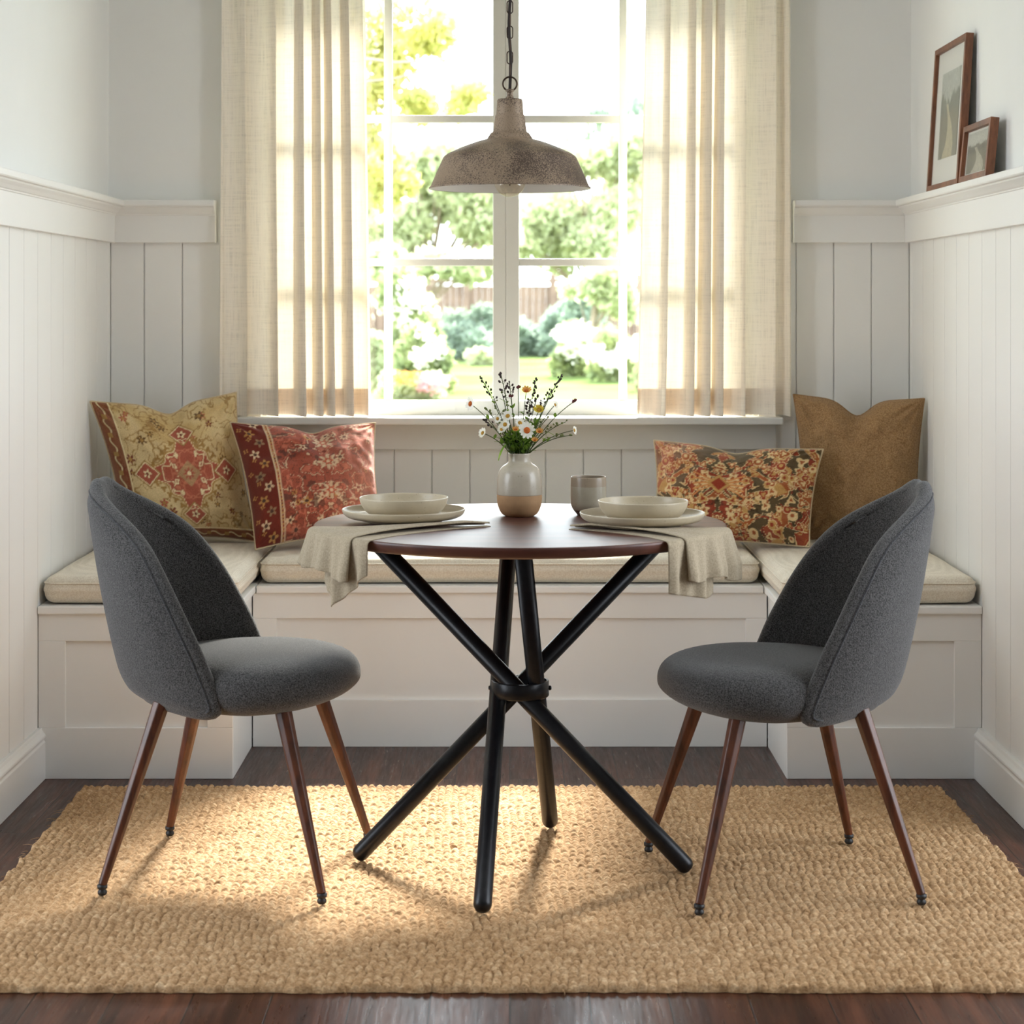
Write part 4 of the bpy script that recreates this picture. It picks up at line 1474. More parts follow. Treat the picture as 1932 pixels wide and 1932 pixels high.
def make_stem(k, px, py, typ, label, dy=0.0, size=1.0, bend=0.0):
    tip = pt(px, py, VY + dy)
    cat = {'seed': 'seed head', 'buds': 'bud sprig'}.get(typ, 'flower')
    nm = {'seed': 'seed_head_stem', 'buds': 'bud_stem', 'daisy': 'daisy', 'small': 'daisy', 'orange': 'orange_flower', 'yellow': 'yellow_flower', 'burg': 'burgundy_bud'}[typ]
    P = stem_path(tip, k, bend)
    org = Vector((P[0].x, P[0].y, P[0].z))
    t = thing(nm, label, cat, org, 0, {'seed': 'dark seed heads in the vase', 'buds': 'budding sprigs in the vase', 'small': 'small daisies in the vase', 'daisy': 'daisies in the vase'}.get(typ))
    Q = [p - org for p in P]
    rs = random.Random(k * 7 + 1)
    sm_ = Mesh()
    sm_.add(tube_data(Q, [0.0012] * 6 + [0.0010] * (len(Q) - 6), 6))
    hd, lv = Mesh(), Mesh()
    cam = Vector((0, -1, 0.25))
    if typ == 'seed':
        end, d = Q[-1], (Q[-1] - Q[-3]).normalized()
        n_ = int(14 * size)
        for i in range(n_):
            f = i / max(1, n_ - 1)
            b0 = end - d * (0.052 * f * size)
            o_ = Vector((rs.uniform(-1, 1), rs.uniform(-0.8, 0.8), rs.uniform(0.2, 0.9))).normalized() * (0.004 + 0.012 * f * rs.uniform(0.5, 1.2))
            if i == 0: o_ = d * 0.002
            sm_.add(tube_data([b0, b0 + o_], 0.00045, 5))
            hd.add(ico(1, 1, (0.0024, 0.0024, 0.0034)), orient(b0 + o_, o_ + d * 0.01) @ Matrix.Scale(rs.uniform(0.75, 1.25), 4))
    elif typ == 'buds':
        end, d = Q[-1], (Q[-1] - Q[-3]).normalized()
        for i in range(9):
            f = i / 8
            b0 = end - d * (0.06 * f)
            o_ = Vector((rs.uniform(-1, 1), rs.uniform(-0.8, 0.8), rs.uniform(0, 0.9))).normalized() * (0.005 + 0.014 * f * rs.uniform(0.5, 1.1))
            sm_.add(tube_data([b0, b0 + o_], 0.00045, 5))
            hd.add(ico(1, 1, (0.0028, 0.0028, 0.0036)), orient(b0 + o_, o_) @ Matrix.Scale(rs.uniform(0.6, 1.15), 4))
    elif typ == 'burg':
        for i in range(7):
            o_ = Vector((rs.uniform(-1, 1), rs.uniform(-1, 1), rs.uniform(-0.4, 1))) * 0.0034
            hd.add(ico(1, 1, (0.0030, 0.0030, 0.0034)), Matrix.Translation(Q[-1] + o_))
    # side leaves on the stem
    for i in range(3 if typ in ('daisy', 'orange', 'yellow', 'small') else 2):
        j = rs.choice([3, 4, 5, 6])
        b0 = Q[j]
        dr = Vector((rs.uniform(-1, 1), rs.uniform(-0.6, 0.6), rs.uniform(0.3, 1))).normalized()
        lv.add(leaf_data(0.016 * rs.uniform(0.7, 1.3), 0.004), orient_leaf(b0, dr))
    so = sm_.build('stem', 'stem', t)
    if lv.V: lv.build('leaves', 'stem_leaf', t)
    if hd.V: hd.build({'seed': 'seed_heads', 'buds': 'buds', 'burg': 'buds'}[typ], {'seed': 'seed', 'buds': 'seed_green', 'burg': 'burgundy'}[typ], t)
    if typ == 'daisy':
        fl_daisy(t, tip, org, 0.0175 * size, 13, 'petal_white', 'flower_eye', (cam + Vector(((px - 990) * 0.012, 0, 0))), 0.40, 0.12, k)
    if typ == 'small':
        fl_daisy(t, tip, org, 0.0108 * size, 10, 'petal_white', 'flower_eye_y', (cam + Vector(((px - 970) * 0.02, 0, rs.uniform(-0.2, 0.6)))), 0.42, 0.2, k)
    if typ == 'orange':
        fl_daisy(t, tip, org, 0.0105 * size, 10, 'petal_orange', 'flower_eye', (cam + Vector((0, 0, 0.9))), 0.42, 0.5, k)
    if typ == 'yellow':
        fl_daisy(t, tip, org, 0.0105 * size, 14, 'petal_yellow', 'flower_eye_y', (cam + Vector((0, 0, 0.6))), 0.5, 0.5, k)
    return t


def leaf_data(l, w):
    V = []
    for f, ww in ((0, 0.12), (0.25, 0.75), (0.5, 1.0), (0.78, 0.6), (1.0, 0.03)):
        z = -0.25 * l * f * f
        V += [(-ww * w, f * l, z + 0.12 * w), (0, f * l, z - 0.1 * w), (ww * w, f * l, z + 0.12 * w)]
    Fc = []
    for i in range(4):
        for j in range(2):
            a = i * 3 + j
            Fc.append((a, a + 1, a + 4, a + 3))
    return V, Fc


def orient_leaf(p, d):
    return Matrix.Translation(p) @ Vector(d).normalized().to_track_quat('Y', 'Z').to_matrix().to_4x4()


stems = [
    (888, 762, 'daisy', 'white daisy seen from the side, leaning out furthest left of the bouquet', -0.01, 0.95),
    (907, 712, 'seed', 'dark seed head stem reaching up at the top left of the bouquet', 0.0, 1.1),
    (945, 706, 'seed', 'dark seed head stem standing in front of the window mullion', 0.01, 0.9),
    (961, 722, 'seed', 'shorter dark seed head just left of the burgundy bud', 0.0, 0.7),
    (978, 731, 'burg', 'burgundy bud beside the orange flower at the top of the bouquet', 0.0, 1.0),
    (993, 738, 'orange', 'orange flower standing highest in the middle of the bouquet', 0.0, 1.1),
    (1011, 716, 'seed', 'dark seed head stem just right of the top orange flower', 0.01, 1.0),
    (1059, 709, 'seed', 'tallest dark seed head stem at the top right of the bouquet', 0.0, 1.4),
    (1084, 757, 'burg', 'dark closed flower head leaning out furthest right of the bouquet', 0.0, 1.0),
    (1083, 812, 'small', 'small pale daisy on an arching stem at the far lower right', -0.01, 1.0),
    (1080, 821, 'buds', 'budding sprig on the lowest arching stem at the right', -0.015, 1.0),
    (1067, 796, 'buds', 'green bud sprig arching to the right below the seed heads', 0.0, 1.0),
    (911, 817, 'small', 'small cream daisy drooping low at the left of the bouquet', -0.02, 1.1),
    (948, 744, 'buds', 'green bud sprig left of the mullion, under the seed heads', 0.01, 1.0),
    (917, 771, 'buds', 'thin bud sprig right of the furthest left daisy', 0.0, 1.0),
    (914, 793, 'seed', 'small dark seed head low on the left of the bouquet', 0.01, 0.6),
    (958, 785, 'small', 'small white daisy uppermost of the cluster left of the big daisy', -0.02, 1.15),
    (953, 801, 'small', 'small white daisy in the middle of the left cluster', -0.025, 1.15),
    (947, 810, 'small', 'small white daisy lowest in the left cluster', -0.02, 1.1),
    (939, 790, 'small', 'small white daisy leftmost in the left cluster', -0.01, 0.95),
    (994, 812, 'daisy', 'large white daisy with an orange eye facing out, lowest in the middle', -0.035, 1.1),
    (973, 811, 'orange', 'small orange flower just left of the large daisy', -0.03, 0.8),
    (1018, 815, 'orange', 'orange flower just right of the large daisy', -0.025, 0.85),
    (1009, 831, 'orange', 'small orange flower lowest, under the large daisy', -0.03, 0.75),
    (1017, 774, 'yellow', 'round yellow flower right of centre above the large daisy', 0.0, 1.2),
    (1014, 748, 'seed', 'dark seed head between the orange flower and the right sprays', 0.015, 0.8),
    (1047, 764, 'small', 'faded small daisy among the right seed heads', 0.0, 0.9),
    (964, 749, 'burg', 'burgundy bud in front of the window mullion below the seed heads', 0.005, 0.9),
    (981, 798, 'small', 'small white daisy touching the large daisy at its upper left', -0.02, 1.1),
    (1000, 757, 'seed', 'small dark seed head directly under the top orange flower', 0.02, 0.7),
    (1040, 738, 'seed', 'dark seed head low inside the right spray', 0.02, 0.9),
    (932, 752, 'buds', 'bud sprig under the top left seed heads', 0.01, 1.0),
    (1032, 790, 'buds', 'bud sprig behind the orange flower at the right', 0.01, 1.0),
]
for k, s_ in enumerate(stems):
    make_stem(k, *s_)
rs = random.Random(77)
leafy = [(962, 826, 'leafy green sprig standing left of centre in the vase mouth', -0.012), (975, 818, 'leafy green sprig in the centre of the vase mouth', 0.0), (1000, 826, 'leafy green sprig standing right of centre in the vase mouth', -0.01),
         (1012, 800, 'tall leafy green sprig under the yellow flower', 0.01), (950, 830, 'short leafy sprig at the left of the vase mouth', 0.005), (988, 834, 'short leafy sprig at the front of the vase mouth', -0.02)]
for k, (px, py, lab, dy) in enumerate(leafy):
    tip = pt(px, py, VY + dy)
    P = stem_path(tip, k + 50)
    org = P[0].copy()
    t = thing('leafy_sprig', lab, 'leaf sprig', org, 0, 'leafy sprigs in the vase')
    Q = [p - org for p in P]
    m_ = Mesh(); m_.add(tube_data(Q, 0.001, 6)); m_.build('stem', 'stem', t)
    m_ = Mesh()
    for i in range(46):
        f = rs.uniform(1.0, len(Q) - 1.01)
        j = int(f); b0 = Q[j].lerp(Q[j + 1], f - j)
        b0 = Vector((b0.x, b0.y, max(b0.z, VMZ - org.z + 0.001)))
        a = rs.uniform(0, 2 * PI)
        dr = Vector((math.cos(a), math.sin(a), rs.uniform(0.5, 1.8))).normalized()
        m_.add(leaf_data(rs.uniform(0.018, 0.034), rs.uniform(0.0026, 0.0048)), orient_leaf(b0, dr))
    m_.build('leaves', 'stem_leaf', t)
tip = pt(939, 858, VY - 0.03)
P = [Vector((VX - 0.004, VY, TZ + 0.04)), Vector((VX - 0.019, VY - 0.008, VMZ + 0.004)), pt(955, 838, VY - 0.025), pt(947, 846, VY - 0.028)]
org = P[0].copy()
t = thing('drooping_leaf', 'single pointed green leaf drooping over the left of the vase rim', 'leaf', org)
m_ = Mesh(); m_.add(tube_data([p - org for p in P[:3]], 0.0009, 6)); m_.build('stem', 'stem', t)
m_ = Mesh(); m_.add(leaf_data((tip - P[2]).length * 1.3, 0.009), orient_leaf(P[2] - org, tip - P[2])); m_.build('leaf', 'stem_leaf', t)

# ------------------------------------------------------------------ pendant lamp
PX, PY = 0.0, 4.40
SL = F / PY


def zpx(yz):      # y in the enlarged crop (x4.83)
    return CAMZ + (CY - yz / 4.83) / SL


def rpx(r):
    return r / 4.83 / SL


zrim = zpx(1712)
t = thing('pendant_lamp', 'weathered brown metal barn pendant lamp hanging above the table', 'lamp', (PX, PY, zrim))
z_ = lambda y: zpx(y) - zrim
shade = [(rpx(735), z_(1722)), (rpx(738), z_(1714)), (rpx(733), z_(1706)), (rpx(722), z_(1698)), (rpx(612), z_(1448)), (rpx(600), z_(1428)), (rpx(560), z_(1400)), (rpx(480), z_(1362)), (rpx(400), z_(1328)), (rpx(300), z_(1292)), (rpx(206), z_(1266)),
         (rpx(203), z_(1256)), (rpx(176), z_(1214)), (rpx(160), z_(1206)), (rpx(153), z_(1196)), (rpx(134), z_(1056)), (rpx(126), z_(1044)), (rpx(124), z_(1036)), (rpx(116), z_(915)), (rpx(108), z_(904)), (0, z_(902))]
lathe('shade', shade, 'lamp', t, 96)
inner = [(rpx(733), z_(1720)), (rpx(716), z_(1698)), (rpx(604), z_(1450)), (rpx(590), z_(1432)), (rpx(480), z_(1374)), (rpx(300), z_(1302)), (rpx(140), z_(1260)), (0, z_(1258))]
lathe('shade_lining', inner, 'lamp_inner', t, 96)
lathe('knuckle', [(0, z_(905)), (rpx(36), z_(902)), (rpx(36), z_(884)), (rpx(28), z_(878)), (rpx(28), z_(838)), (rpx(38), z_(834)), (rpx(38), z_(816)), (rpx(20), z_(810)), (0, z_(810))], 'lamp', t, 32)
rc_ = z_(765)
tube('hanging_ring', [Vector((rpx(64) * math.cos(a), 0, rc_ + rpx(64) * math.sin(a))) for a in [2 * PI * i / 40 for i in range(40)]], rpx(8), 'bronze', t, 8, closed=True)
pitch = rpx(115)
zc = z_(640)
k = 0
while zc + zrim < CEIL - 0.04:
    hl, hw = rpx(62) - rpx(30), rpx(30) - rpx(4)
    path = []
    for i in range(28):
        a = 2 * PI * i / 28
        x = hw * math.cos(a); zz = hw * math.sin(a) + (hl if math.sin(a) >= 0 else -hl)
        path.append(Vector((x, 0, zz)))
    R_ = Matrix.Rotation(0.15 + (PI / 2 if k % 2 == 0 else 0), 3, 'Z')
    tube('chain_link', [R_ @ p + Vector((0, 0, zc)) for p in path], rpx(5.5), 'bronze', t, 6, closed=True)
    zc += pitch
    k += 1
cp = [Vector((0, 0, z_(815)))]
zz = z_(700); i = 0
while zz + zrim < CEIL - 0.02:
    cp.append(Vector((rpx(9) * math.sin(i * 1.1 + 0.5), rpx(9) * math.cos(i * 1.3), zz)))
    zz += 0.03; i += 1
cp.append(Vector((0, 0, CEIL - 0.012 - zrim)))
tube('power_cord', cp, rpx(14), 'cord', t, 8)
lathe('ceiling_plate', [(0, CEIL - zrim), (0.055, CEIL - zrim), (0.055, CEIL - zrim - 0.012), (0.04, CEIL - zrim - 0.022), (0.008, CEIL - zrim - 0.03), (0, CEIL - zrim - 0.03)], 'lamp', t, 32)
zb_ = z_(1795)
br_ = rpx(145)
bprof = [(0, zb_)] + [(br_ * math.sin(a), zb_ + br_ * (1 - math.cos(a))) for a in [PI * i / 24 for i in range(1, 16)]] + [(br_ * 0.62, zb_ + br_ * 1.85), (br_ * 0.42, zb_ + br_ * 2.2), (0.013, zb_ + br_ * 2.5)]
lathe('bulb', bprof, 'bulb_glass', t, 40)
lathe('bulb_holder', [(0, z_(1262)), (0.018, z_(1262)), (0.018, zb_ + br_ * 2.35), (0.013, zb_ + br_ * 2.3), (0, zb_ + br_ * 2.3)], 'bronze', t, 24)
m_ = Mesh()
m_.add(tube_data([Vector((0, 0, zb_ + br_ * 2.3)), Vector((0, 0, zb_ + br_ * 0.7))], 0.0012, 6))
m_.add(tube_data([Vector((0.014 * math.cos(a * 1.9), 0.014 * math.sin(a * 1.9), zb_ + br_ * (0.8 + 0.9 * (a % 2)))) for a in range(10)], 0.0004, 5))
m_.build('filament', 'bronze', t)

# ------------------------------------------------------------------ framed pictures on the right ledge
def landscape(u, v, sd, tones):
    sky, far, mid, path_ = tones
    n = vnoise(u * 5 + 3, v * 0 + sd, sd) * 0.5 + vnoise(u * 17, v * 0 + sd, sd + 1) * 0.25 + vnoise(u * 40, v * 0 + sd, sd + 2) * 0.12
    n2 = vnoise(u * 12 + 9, v * 12 + 9, sd + 3)
    col = np.tile(sky, (len(u), 1)) * (0.94 + 0.1 * n2[:, None])
    h = 0.28 + 0.5 * n + 0.18 * np.abs(u)
    col = blend(col, far, 1 - sm(h - 0.08, h + 0.02, v + 0.15))
    h2 = -0.1 + 0.35 * n
    col = blend(col, mid, 1 - sm(h2 - 0.05, h2 + 0.05, v))
    m = np.abs(u - 0.1 - 0.25 * np.sin(v * 3.0)) < (0.1 + 0.45 * np.clip(-v, 0, 1))
    col = blend(col, path_, m * (v < 0.25) * (0.6 + 0.4 * n2))
    return col * (0.85 + 0.3 * vnoise(u * 30, v * 30, sd + 5)[:, None])


def picture(label, yn, yf, h, xb_, lean, th, face, art, tones, sd, inner_lip=False):
    """stands on the right ledge, leaning on the wall; local x runs towards the camera side (-Y), local z up"""
    w = yf - yn
    t = thing('framed_picture', label, 'picture', (xb_, (yn + yf) / 2, 1.5588), 0)
    t.rotation_euler = (0, lean, 0)
    # front face looks to -X
    boxes('frame', [(0, th, -w / 2, -w / 2 + face, 0, h), (0, th, w / 2 - face, w / 2, 0, h),
                    (0, th, -w / 2 + face, w / 2 - face, 0, face), (0, th, -w / 2 + face, w / 2 - face, h - face, h)], 'frame_wood', t, 0.0012)
    boxes('backing', [(th * 0.55, th * 0.9, -w / 2 + face * 0.5, w / 2 - face * 0.5, face * 0.5, h - face * 0.5)], 'mat_board', t)
    ay, az0, az1 = art
    nn_ = 90
    ys, zs = np.meshgrid(np.linspace(-ay, ay, nn_), np.linspace(az0, az1, nn_), indexing='ij')
    V = np.stack([np.full(ys.size, th * 0.5), ys.ravel(), zs.ravel()], -1)
    # give the print real paper thickness
    Vb = V.copy(); Vb[:, 0] += 0.001
    o = obj('print', np.concatenate([V, Vb]), grid_faces(nn_, nn_) + grid_faces(nn_, nn_, nn_ * nn_, True), 'print', t)
    u = ys.ravel() / ay; v = (zs.ravel() - az0) / (az1 - az0) * 2 - 1
    c = landscape(u, v, sd, tones)
    set_colors(o.data, np.concatenate([c, c]))
    boxes('picture_glass', [(th * 0.25, th * 0.25 + 0.0015, -w / 2 + face * 0.8, w / 2 - face * 0.8, face * 0.8, h - face * 0.8)], 'picture_glass', t)
    return t


picture('tall brown wooden frame with a white mat around a faded landscape, on the ledge', 5.335, 5.727, 0.402, 1.1835, math.radians(3.6), 0.021, 0.015,
        (0.115, 0.085, 0.325), [lc(188, 192, 180), lc(120, 124, 104), lc(134, 130, 104), lc(196, 186, 148)], 3)
picture('small brown wooden frame with a river landscape, leaning right of the tall frame', 5.015, 5.318, 0.149, 1.1835, math.radians(5.5), 0.022, 0.016,
        (0.122, 0.022, 0.127), [lc(190, 190, 176), lc(96, 90, 66), lc(112, 106, 80), lc(196, 190, 168)], 9)

# ------------------------------------------------------------------ garden
GZ = -0.2
def foliage(name, blobs, n, size, mat, parent, seed=0, up=0.3, droop=0.0):
    """many small pointed leaves scattered through a set of ellipsoids (relative to the parent)"""
    rs = np.random.default_rng(seed)
    vol = np.array([b[3] * b[4] * b[5] for b in blobs]) ** 0.8
    pick = rs.choice(len(blobs), n, p=vol / vol.sum())
    B = np.array(blobs)[pick]
    d = rs.normal(size=(n, 3)); d /= np.linalg.norm(d, axis=1, keepdims=True)
    r = rs.random(n) ** 0.4
    P = B[:, :3] + d * r[:, None] * B[:, 3:6]
    a = rs.normal(size=(n, 3)); a[:, 2] += up; a += d * 0.6; a[:, 2] -= droop
    a /= np.linalg.norm(a, axis=1, keepdims=True)
    b = np.cross(a, rs.normal(size=(n, 3))); b /= np.maximum(np.linalg.norm(b, axis=1, keepdims=True), 1e-6)
    s = size * rs.uniform(0.6, 1.4, n)[:, None]
    c = np.cross(a, b)
    V = np.empty((n, 6, 3))
    V[:, 0] = P
    V[:, 1] = P + a * s * 0.35 + b * s * 0.28 + c * s * 0.05
    V[:, 2] = P + a * s * 0.75 + b * s * 0.2 + c * s * 0.02
    V[:, 3] = P + a * s
    V[:, 4] = P + a * s * 0.75 - b * s * 0.2 + c * s * 0.02
    V[:, 5] = P + a * s * 0.35 - b * s * 0.28 + c * s * 0.05
    me = bpy.data.meshes.new(name)
    me.vertices.add(n * 6); me.vertices.foreach_set('co', V.reshape(-1).astype(np.float32))
    base = np.arange(n)[:, None] * 6
    lp = np.concatenate([base + np.array([0, 1, 2, 3]), base + np.array([0, 3, 4, 5])], 1).reshape(-1).astype(np.int32)
    me.loops.add(n * 8); me.loops.foreach_set('vertex_index', lp)
    me.polygons.add(n * 2); me.polygons.foreach_set('loop_start', np.arange(0, n * 8, 4, dtype=np.int32))
    me.update(calc_edges=True)
    me.materials.append(M[mat])
    o = bpy.data.objects.new(name, me); C.objects.link(o)
    o.parent = parent
    return o


def blobset(px, py, rx_px, ry_px, Y, org, n=8, seed=0, depth=None):
    """n ellipsoids filling a round mass seen at (px,py)"""
    rs = random.Random(seed)
    s = F / Y
    out = []
    c = pt(px, py, Y)
    rx, rz = rx_px / s, ry_px / s
    dp = depth or rx
    for i in range(n):
        a = rs.uniform(0, 2 * PI); q = math.sqrt(rs.uniform(0, 1)) * 0.72
        r_ = rs.uniform(0.28, 0.45)
        out.append((c.x + rx * q * math.cos(a) - org[0], c.y + rs.uniform(-0.6, 0.6) * dp - org[1], c.z + rz * q * math.sin(a) - org[2], rx * r_, dp * r_, rz * r_))
    return out


def shrub(name, label, cat, px, py, rx, ry, Y, n, size, mat, seed, extra=None, stem=True, nb=9, up=0.4, group=None):
    b = pt(px, py, Y)
    t = thing(name, label, cat, (b.x, Y, GZ), 0, group)
    k_ = Y / F
    skirt = [(rx * k_ * q, -0.15, ry * k_ * 0.42, rx * k_ * 0.36, rx * k_ * 0.36, ry * k_ * 0.42) for q in (-0.55, -0.15, 0.25, 0.6)]
    foliage('foliage', blobset(px, py, rx, ry, Y, t.location, nb, seed) + skirt, n, size, mat, t, seed, up)
    m_ = Mesh()
    rs = random.Random(seed)
    for i in range(7):
        a = rs.uniform(0, 6.28); q = rs.uniform(0.1, 0.6) * rx * Y / F
        top = Vector((q * math.cos(a), q * math.sin(a), (b.z - GZ) * 0.7 + rs.uniform(-0.2, 0.2) * ry * Y / F))
        m_.add(tube_data([Vector((0.05 * math.cos(a), 0.05 * math.sin(a), 0)), top * 0.5 + Vector((q * 0.1, 0, 0)), top], [0.03, 0.02, 0.008], 5))
    m_.build('stems', 'bark', t)
    if extra:
        for (em, en, es, ed) in extra:
            foliage('blossoms', blobset(px + ed[0], py + ed[1], rx * ed[2], ry * ed[3], Y - ed[4], t.location, 7, seed + 5, 0.5), en, es, em, t, seed + 9, 0.8)
    return t


def tree(label, px, base_x, Y, crowns, n, size, mat, seed, tr=0.12, group='garden trees', name='tree', cat='tree', density_z=None):
    bx_ = (base_x - CX) * Y / F
    t = thing(name, label, cat, (bx_, Y, GZ), 0, group)
    bl_ = []
    for i, (cx_, cy_, rx, ry) in enumerate(crowns):
        bl_ += blobset(cx_, cy_, rx, ry, Y, t.location, 8, seed + i * 3)
    foliage('crown', bl_, n, size, mat, t, seed, 0.1)
    m_ = Mesh()
    top = Vector((bl_[0][0], 0, max(b[2] for b in bl_)))
    m_.add(tube_data([Vector((0, 0, 0)), Vector((0.1 * tr, 0, top.z * 0.35)), Vector((bl_[0][0] * 0.5, 0, top.z * 0.7)), top], [tr, tr * 0.8, tr * 0.5, tr * 0.15], 10))
    for b in bl_:
        e = Vector(b[:3])
        s0 = Vector((e.x * 0.15, 0, max(0.4, e.z * 0.5)))
        m_.add(tube_data([s0, s0.lerp(e, 0.55) + Vector((0, 0, 0.1)), e], [tr * 0.22, tr * 0.14, tr * 0.05], 6))
    m_.build('trunk', 'bark', t)
    return t


# lawn
nx, ny = 60, 60
xs, ys = np.meshgrid(np.linspace(-26, 26, nx), np.linspace(YB + 0.3, 95, ny), indexing='ij')
zs = GZ + 0.05 * (vnoise(xs * 0.3 + 30, ys * 0.3, 3) - 0.5)
o = obj('lawn', np.stack([xs, ys, zs], -1).reshape(-1, 3), grid_faces(nx, ny, 0, False), 'lawn', None, smooth=True)
o['kind'] = 'structure'

# fence
t = thing('garden_fence', 'weathered wooden board fence at the far end of the garden', 'fence', (0, 60, GZ))
rs = random.Random(4)
boards = []
x = -9.0
while x < 9.0:
    w_ = 0.19
    boards.append((x, x + w_ - 0.003, 0, 0.03, 0.05, 2.0 + rs.uniform(-0.01, 0.01)))
    x += w_
boxes('boards', boards, 'fence', t)
for k in range(8):
    x = -9 + k * 2.57
    boxes('post', [(x - 0.09, x + 0.09, -0.14, 0.04, 0, 2.35)], 'fence', t)
boxes('top_rail', [(-9.1, 9.1, -0.1, 0.0, 2.1, 2.2), (-9.1, 9.1, -0.06, 0.0, 0.4, 0.5)], 'fence', t)

# far trees forming the upper backdrop
tree('broad mid-green tree filling the middle panes left of the mullion', 830, 810, 63, [(770, 320, 110, 80), (850, 400, 140, 120), (730, 430, 100, 90), (920, 430, 70, 60)], 12000, 0.30, 'leaf_mid', 11, 0.25)
tree('broad mid-green tree filling the middle panes right of the mullion', 1130, 1120, 69, [(1110, 400, 130, 100), (1190, 320, 80, 100), (1040, 440, 100, 80), (1090, 310, 60, 50)], 11000, 0.30, 'leaf_mid', 17, 0.25)
tree('sparse dusty green tree at the upper right panes', 1180, 1215, 78, [(1170, 210, 90, 60), (1210, 280, 70, 90), (1100, 260, 50, 40)], 1500, 0.30, 'leaf_dark', 23, 0.18)
tree('low spreading tree across the bottom of the middle panes, left', 790, 770, 52, [(780, 500, 110, 40), (860, 500, 90, 35)], 4500, 0.24, 'leaf_mid', 29, 0.14)
tree('small round garden tree with a bare pale trunk on the right', 1115, 1112, 46, [(1120, 540, 75, 45), (1165, 560, 50, 45)], 4200, 0.17, 'leaf_mid', 31, 0.10)
tree('yellow-green tree whose foliage fills the upper left panes', 740, 560, 26, [(720, 90, 60, 110), (790, 60, 90, 60), (830, 190, 90, 45), (720, 330, 70, 80), (690, 220, 50, 80)], 4200, 0.12, 'leaf_yellow', 37, 0.05)

# bare branch crossing the upper left panes
t = thing('bare_branch', 'thin bare branch crossing the upper left panes', 'branch', (-3.2, 14.0, GZ))
o_ = t.location
def bp(px, py, Y=14.0):
    return pt(px, py, Y) - Vector(o_)
m_ = Mesh()
m_.add(tube_data([Vector((0, 0, 0)), Vector((0.1, 0, 1.5)), Vector((0.5, 0, 2.6)), bp(560, 100)], [0.09, 0.08, 0.05, 0.03], 8))
m_.add(tube_data([bp(560, 100), bp(640, 110), bp(700, 112), bp(745, 118), bp(800, 116), bp(845, 113), bp(872, 96), bp(920, 74)], [0.03, 0.018, 0.012, 0.011, 0.010, 0.009, 0.007, 0.003], 6))
m_.add(tube_data([bp(845, 113), bp(880, 118), bp(925, 124)], [0.007, 0.005, 0.003], 6))
m_.add(tube_data([bp(640, 160), bp(745, 148), bp(800, 135), bp(845, 113)], [0.012, 0.009, 0.008, 0.007], 6))
m_.build('limb', 'bark', t)
foliage('leaves', [tuple(bp(700, 60)) + (0.25, 0.3, 0.2), tuple(bp(880, 90)) + (0.2, 0.2, 0.08), tuple(bp(1120, 60)) + (0.3, 0.3, 0.15)], 240, 0.035, 'leaf_yellow', t, 3)

# hedge and shrubs
shrub('dark_shrub', 'dark blue-green shrub at the back of the lawn, left of the mullion', 'shrub', 880, 618, 85, 58, 52, 6500, 0.16, 'leaf_dark', 41, group='garden shrubs')
shrub('dark_shrub', 'dark blue-green shrub at the back of the lawn, right of the mullion', 'shrub', 1010, 622, 70, 62, 56, 5500, 0.16, 'leaf_dark', 43, group='garden shrubs')
shrub('dark_shrub', 'dark shrub in front of the fence on the right', 'shrub', 1110, 590, 60, 45, 54, 4000, 0.16, 'leaf_dark', 47, group='garden shrubs')
shrub('low_shrub', 'low clipped green mound at the foot of the left dark shrub', 'shrub', 915, 668, 40, 16, 48, 1500, 0.12, 'leaf_mid', 53, group='garden shrubs')
shrub('flowering_shrub', 'tall pale yellow-green shrub at the left of the lawn', 'shrub', 745, 622, 80, 105, 36, 8500, 0.13, 'leaf_pale', 59, group='garden shrubs',
      extra=[('petal_white', 260, 0.10, (10, -40, 0.9, 0.6, 0.8))])
shrub('flowering_shrub', 'grey-green shrub with arching leaves low on the left, above the flower bed', 'shrub', 800, 665, 58, 48, 33, 3800, 0.13, 'leaf_pale', 61, group='garden shrubs',
      extra=[('petal_white', 260, 0.08, (0, -10, 0.9, 0.8, 0.5))])
shrub('flower_bed', 'low flower bed with orange and pink blooms at the lower left of the window', 'flowers', 775, 725, 68, 26, 31, 2600, 0.09, 'leaf_mid', 67, group='garden shrubs',
      extra=[('petal_orange', 200, 0.07, (-8, -12, 0.45, 0.5, 0.5)), ('petal_pink', 260, 0.07, (40, 2, 0.5, 0.6, 0.5))])
shrub('flowering_shrub', 'mid-green shrub at the far left edge of the window', 'shrub', 700, 680, 45, 70, 34, 3000, 0.12, 'leaf_mid', 71, group='garden shrubs')
shrub('white_hydrangea', 'large white-flowered bush right of the mullion', 'shrub', 1085, 655, 55, 54, 40, 2600, 0.13, 'leaf_pale', 73, group='garden shrubs',
      extra=[('petal_white', 420, 0.11, (0, -8, 1.0, 0.8, 0.6)), ('petal_white', 60, 0.10, (5, 0, 0.4, 0.7, 0.9))])
shrub('white_hydrangea', 'white-flowered bush at the lower right panes', 'shrub', 1160, 668, 60, 52, 38, 2400, 0.12, 'leaf_pale', 79, group='garden shrubs',
      extra=[('petal_white', 420, 0.11, (0, -8, 1.0, 0.8, 0.6))])
shrub('white_hydrangea', 'white-flowered bush beside the right curtain', 'shrub', 1232, 665, 40, 62, 34, 2200, 0.12, 'leaf_pale', 83, group='garden shrubs',
      extra=[('petal_white', 350, 0.11, (0, -5, 1.0, 0.9, 0.6))])

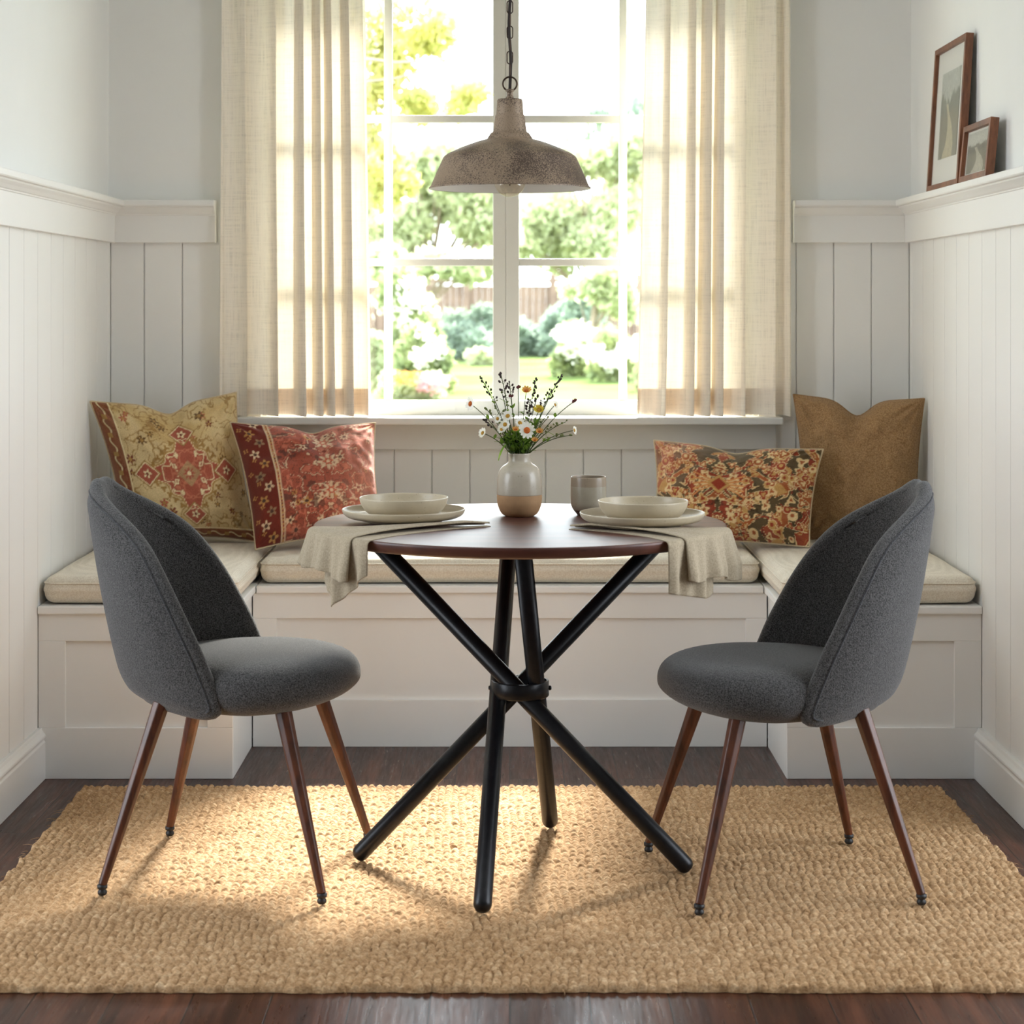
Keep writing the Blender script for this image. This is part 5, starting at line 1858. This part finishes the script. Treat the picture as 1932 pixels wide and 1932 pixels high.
# ------------------------------------------------------------------ light
W = bpy.data.worlds.new('World'); SC.world = W
W.use_nodes = True
nt = W.node_tree
bg = nt.nodes['Background']
tc = N(nt, 'ShaderNodeTexCoord')
sep = N(nt, 'ShaderNodeSeparateXYZ'); L(nt, tc.outputs['Generated'], sep.inputs[0])
cr_ = ramp(nt, sep.outputs['Z'], [(0.0, (0.88, 0.94, 1.0)), (0.25, (0.88, 0.94, 1.0)), (1.0, (0.74, 0.85, 1.0))])
L(nt, cr_, bg.inputs['Color'])
bg.inputs['Strength'].default_value = 7.0

sun = bpy.data.lights.new('sun', 'SUN'); sun.energy = 27.0; sun.angle = math.radians(13); sun.color = (1.0, 0.96, 0.90)
so = bpy.data.objects.new('sun', sun); C.objects.link(so)
sd_ = Vector((-0.18, -1.0, -0.95))
so.rotation_euler = sd_.to_track_quat('-Z', 'Y').to_euler()
so.location = (2, 12, 9)


def portal(name, loc, rot, sx, sy):
    l = bpy.data.lights.new(name, 'AREA'); l.shape = 'RECTANGLE'; l.size = sx; l.size_y = sy
    l.cycles.is_portal = True
    o = bpy.data.objects.new(name, l); C.objects.link(o); o.location = loc; o.rotation_euler = rot
    return o


portal('window_portal', (0, YB + 0.24, (WZ0 + WZ1) / 2), (-PI / 2, 0, 0), 2 * WX, WZ1 - WZ0)
for sgn, nm, (y0, y1, z0, z1) in ((1, 'right', OPEN_R), (-1, 'left', OPEN_L)):
    portal('room_portal_' + nm, (sgn * (RX + 0.16), (y0 + y1) / 2, (z0 + z1) / 2), (0, sgn * PI / 2, 0), z1 - z0, y1 - y0)

# ------------------------------------------------------------------ camera
cam = bpy.data.cameras.new('camera')
co = bpy.data.objects.new('camera', cam); C.objects.link(co)
co.location = (0, 0, CAMZ); co.rotation_euler = (PI / 2, 0, 0)
cam.sensor_width = 36; cam.sensor_fit = 'HORIZONTAL'
cam.lens = F / 1932 * 36
cam.shift_x = (966 - CX) / 1932
cam.shift_y = -(966 - CY) / 1932
cam.clip_start = 0.05; cam.clip_end = 300
cam.dof.use_dof = True; cam.dof.focus_distance = 4.75; cam.dof.aperture_fstop = 6.3
SC.camera = co

SC.view_settings.view_transform = 'Standard'
SC.view_settings.look = 'None'
SC.view_settings.exposure = 0.15
SC.view_settings.gamma = 1.0
SC.view_settings.use_curve_mapping = False
cy = SC.cycles
cy.use_denoising = True
cy.use_adaptive_sampling = True; cy.adaptive_threshold = 0.02
cy.max_bounces = 10; cy.diffuse_bounces = 6; cy.glossy_bounces = 4; cy.transmission_bounces = 6; cy.transparent_max_bounces = 16
cy.caustics_reflective = False; cy.caustics_refractive = False
cy.sample_clamp_indirect = 8.0
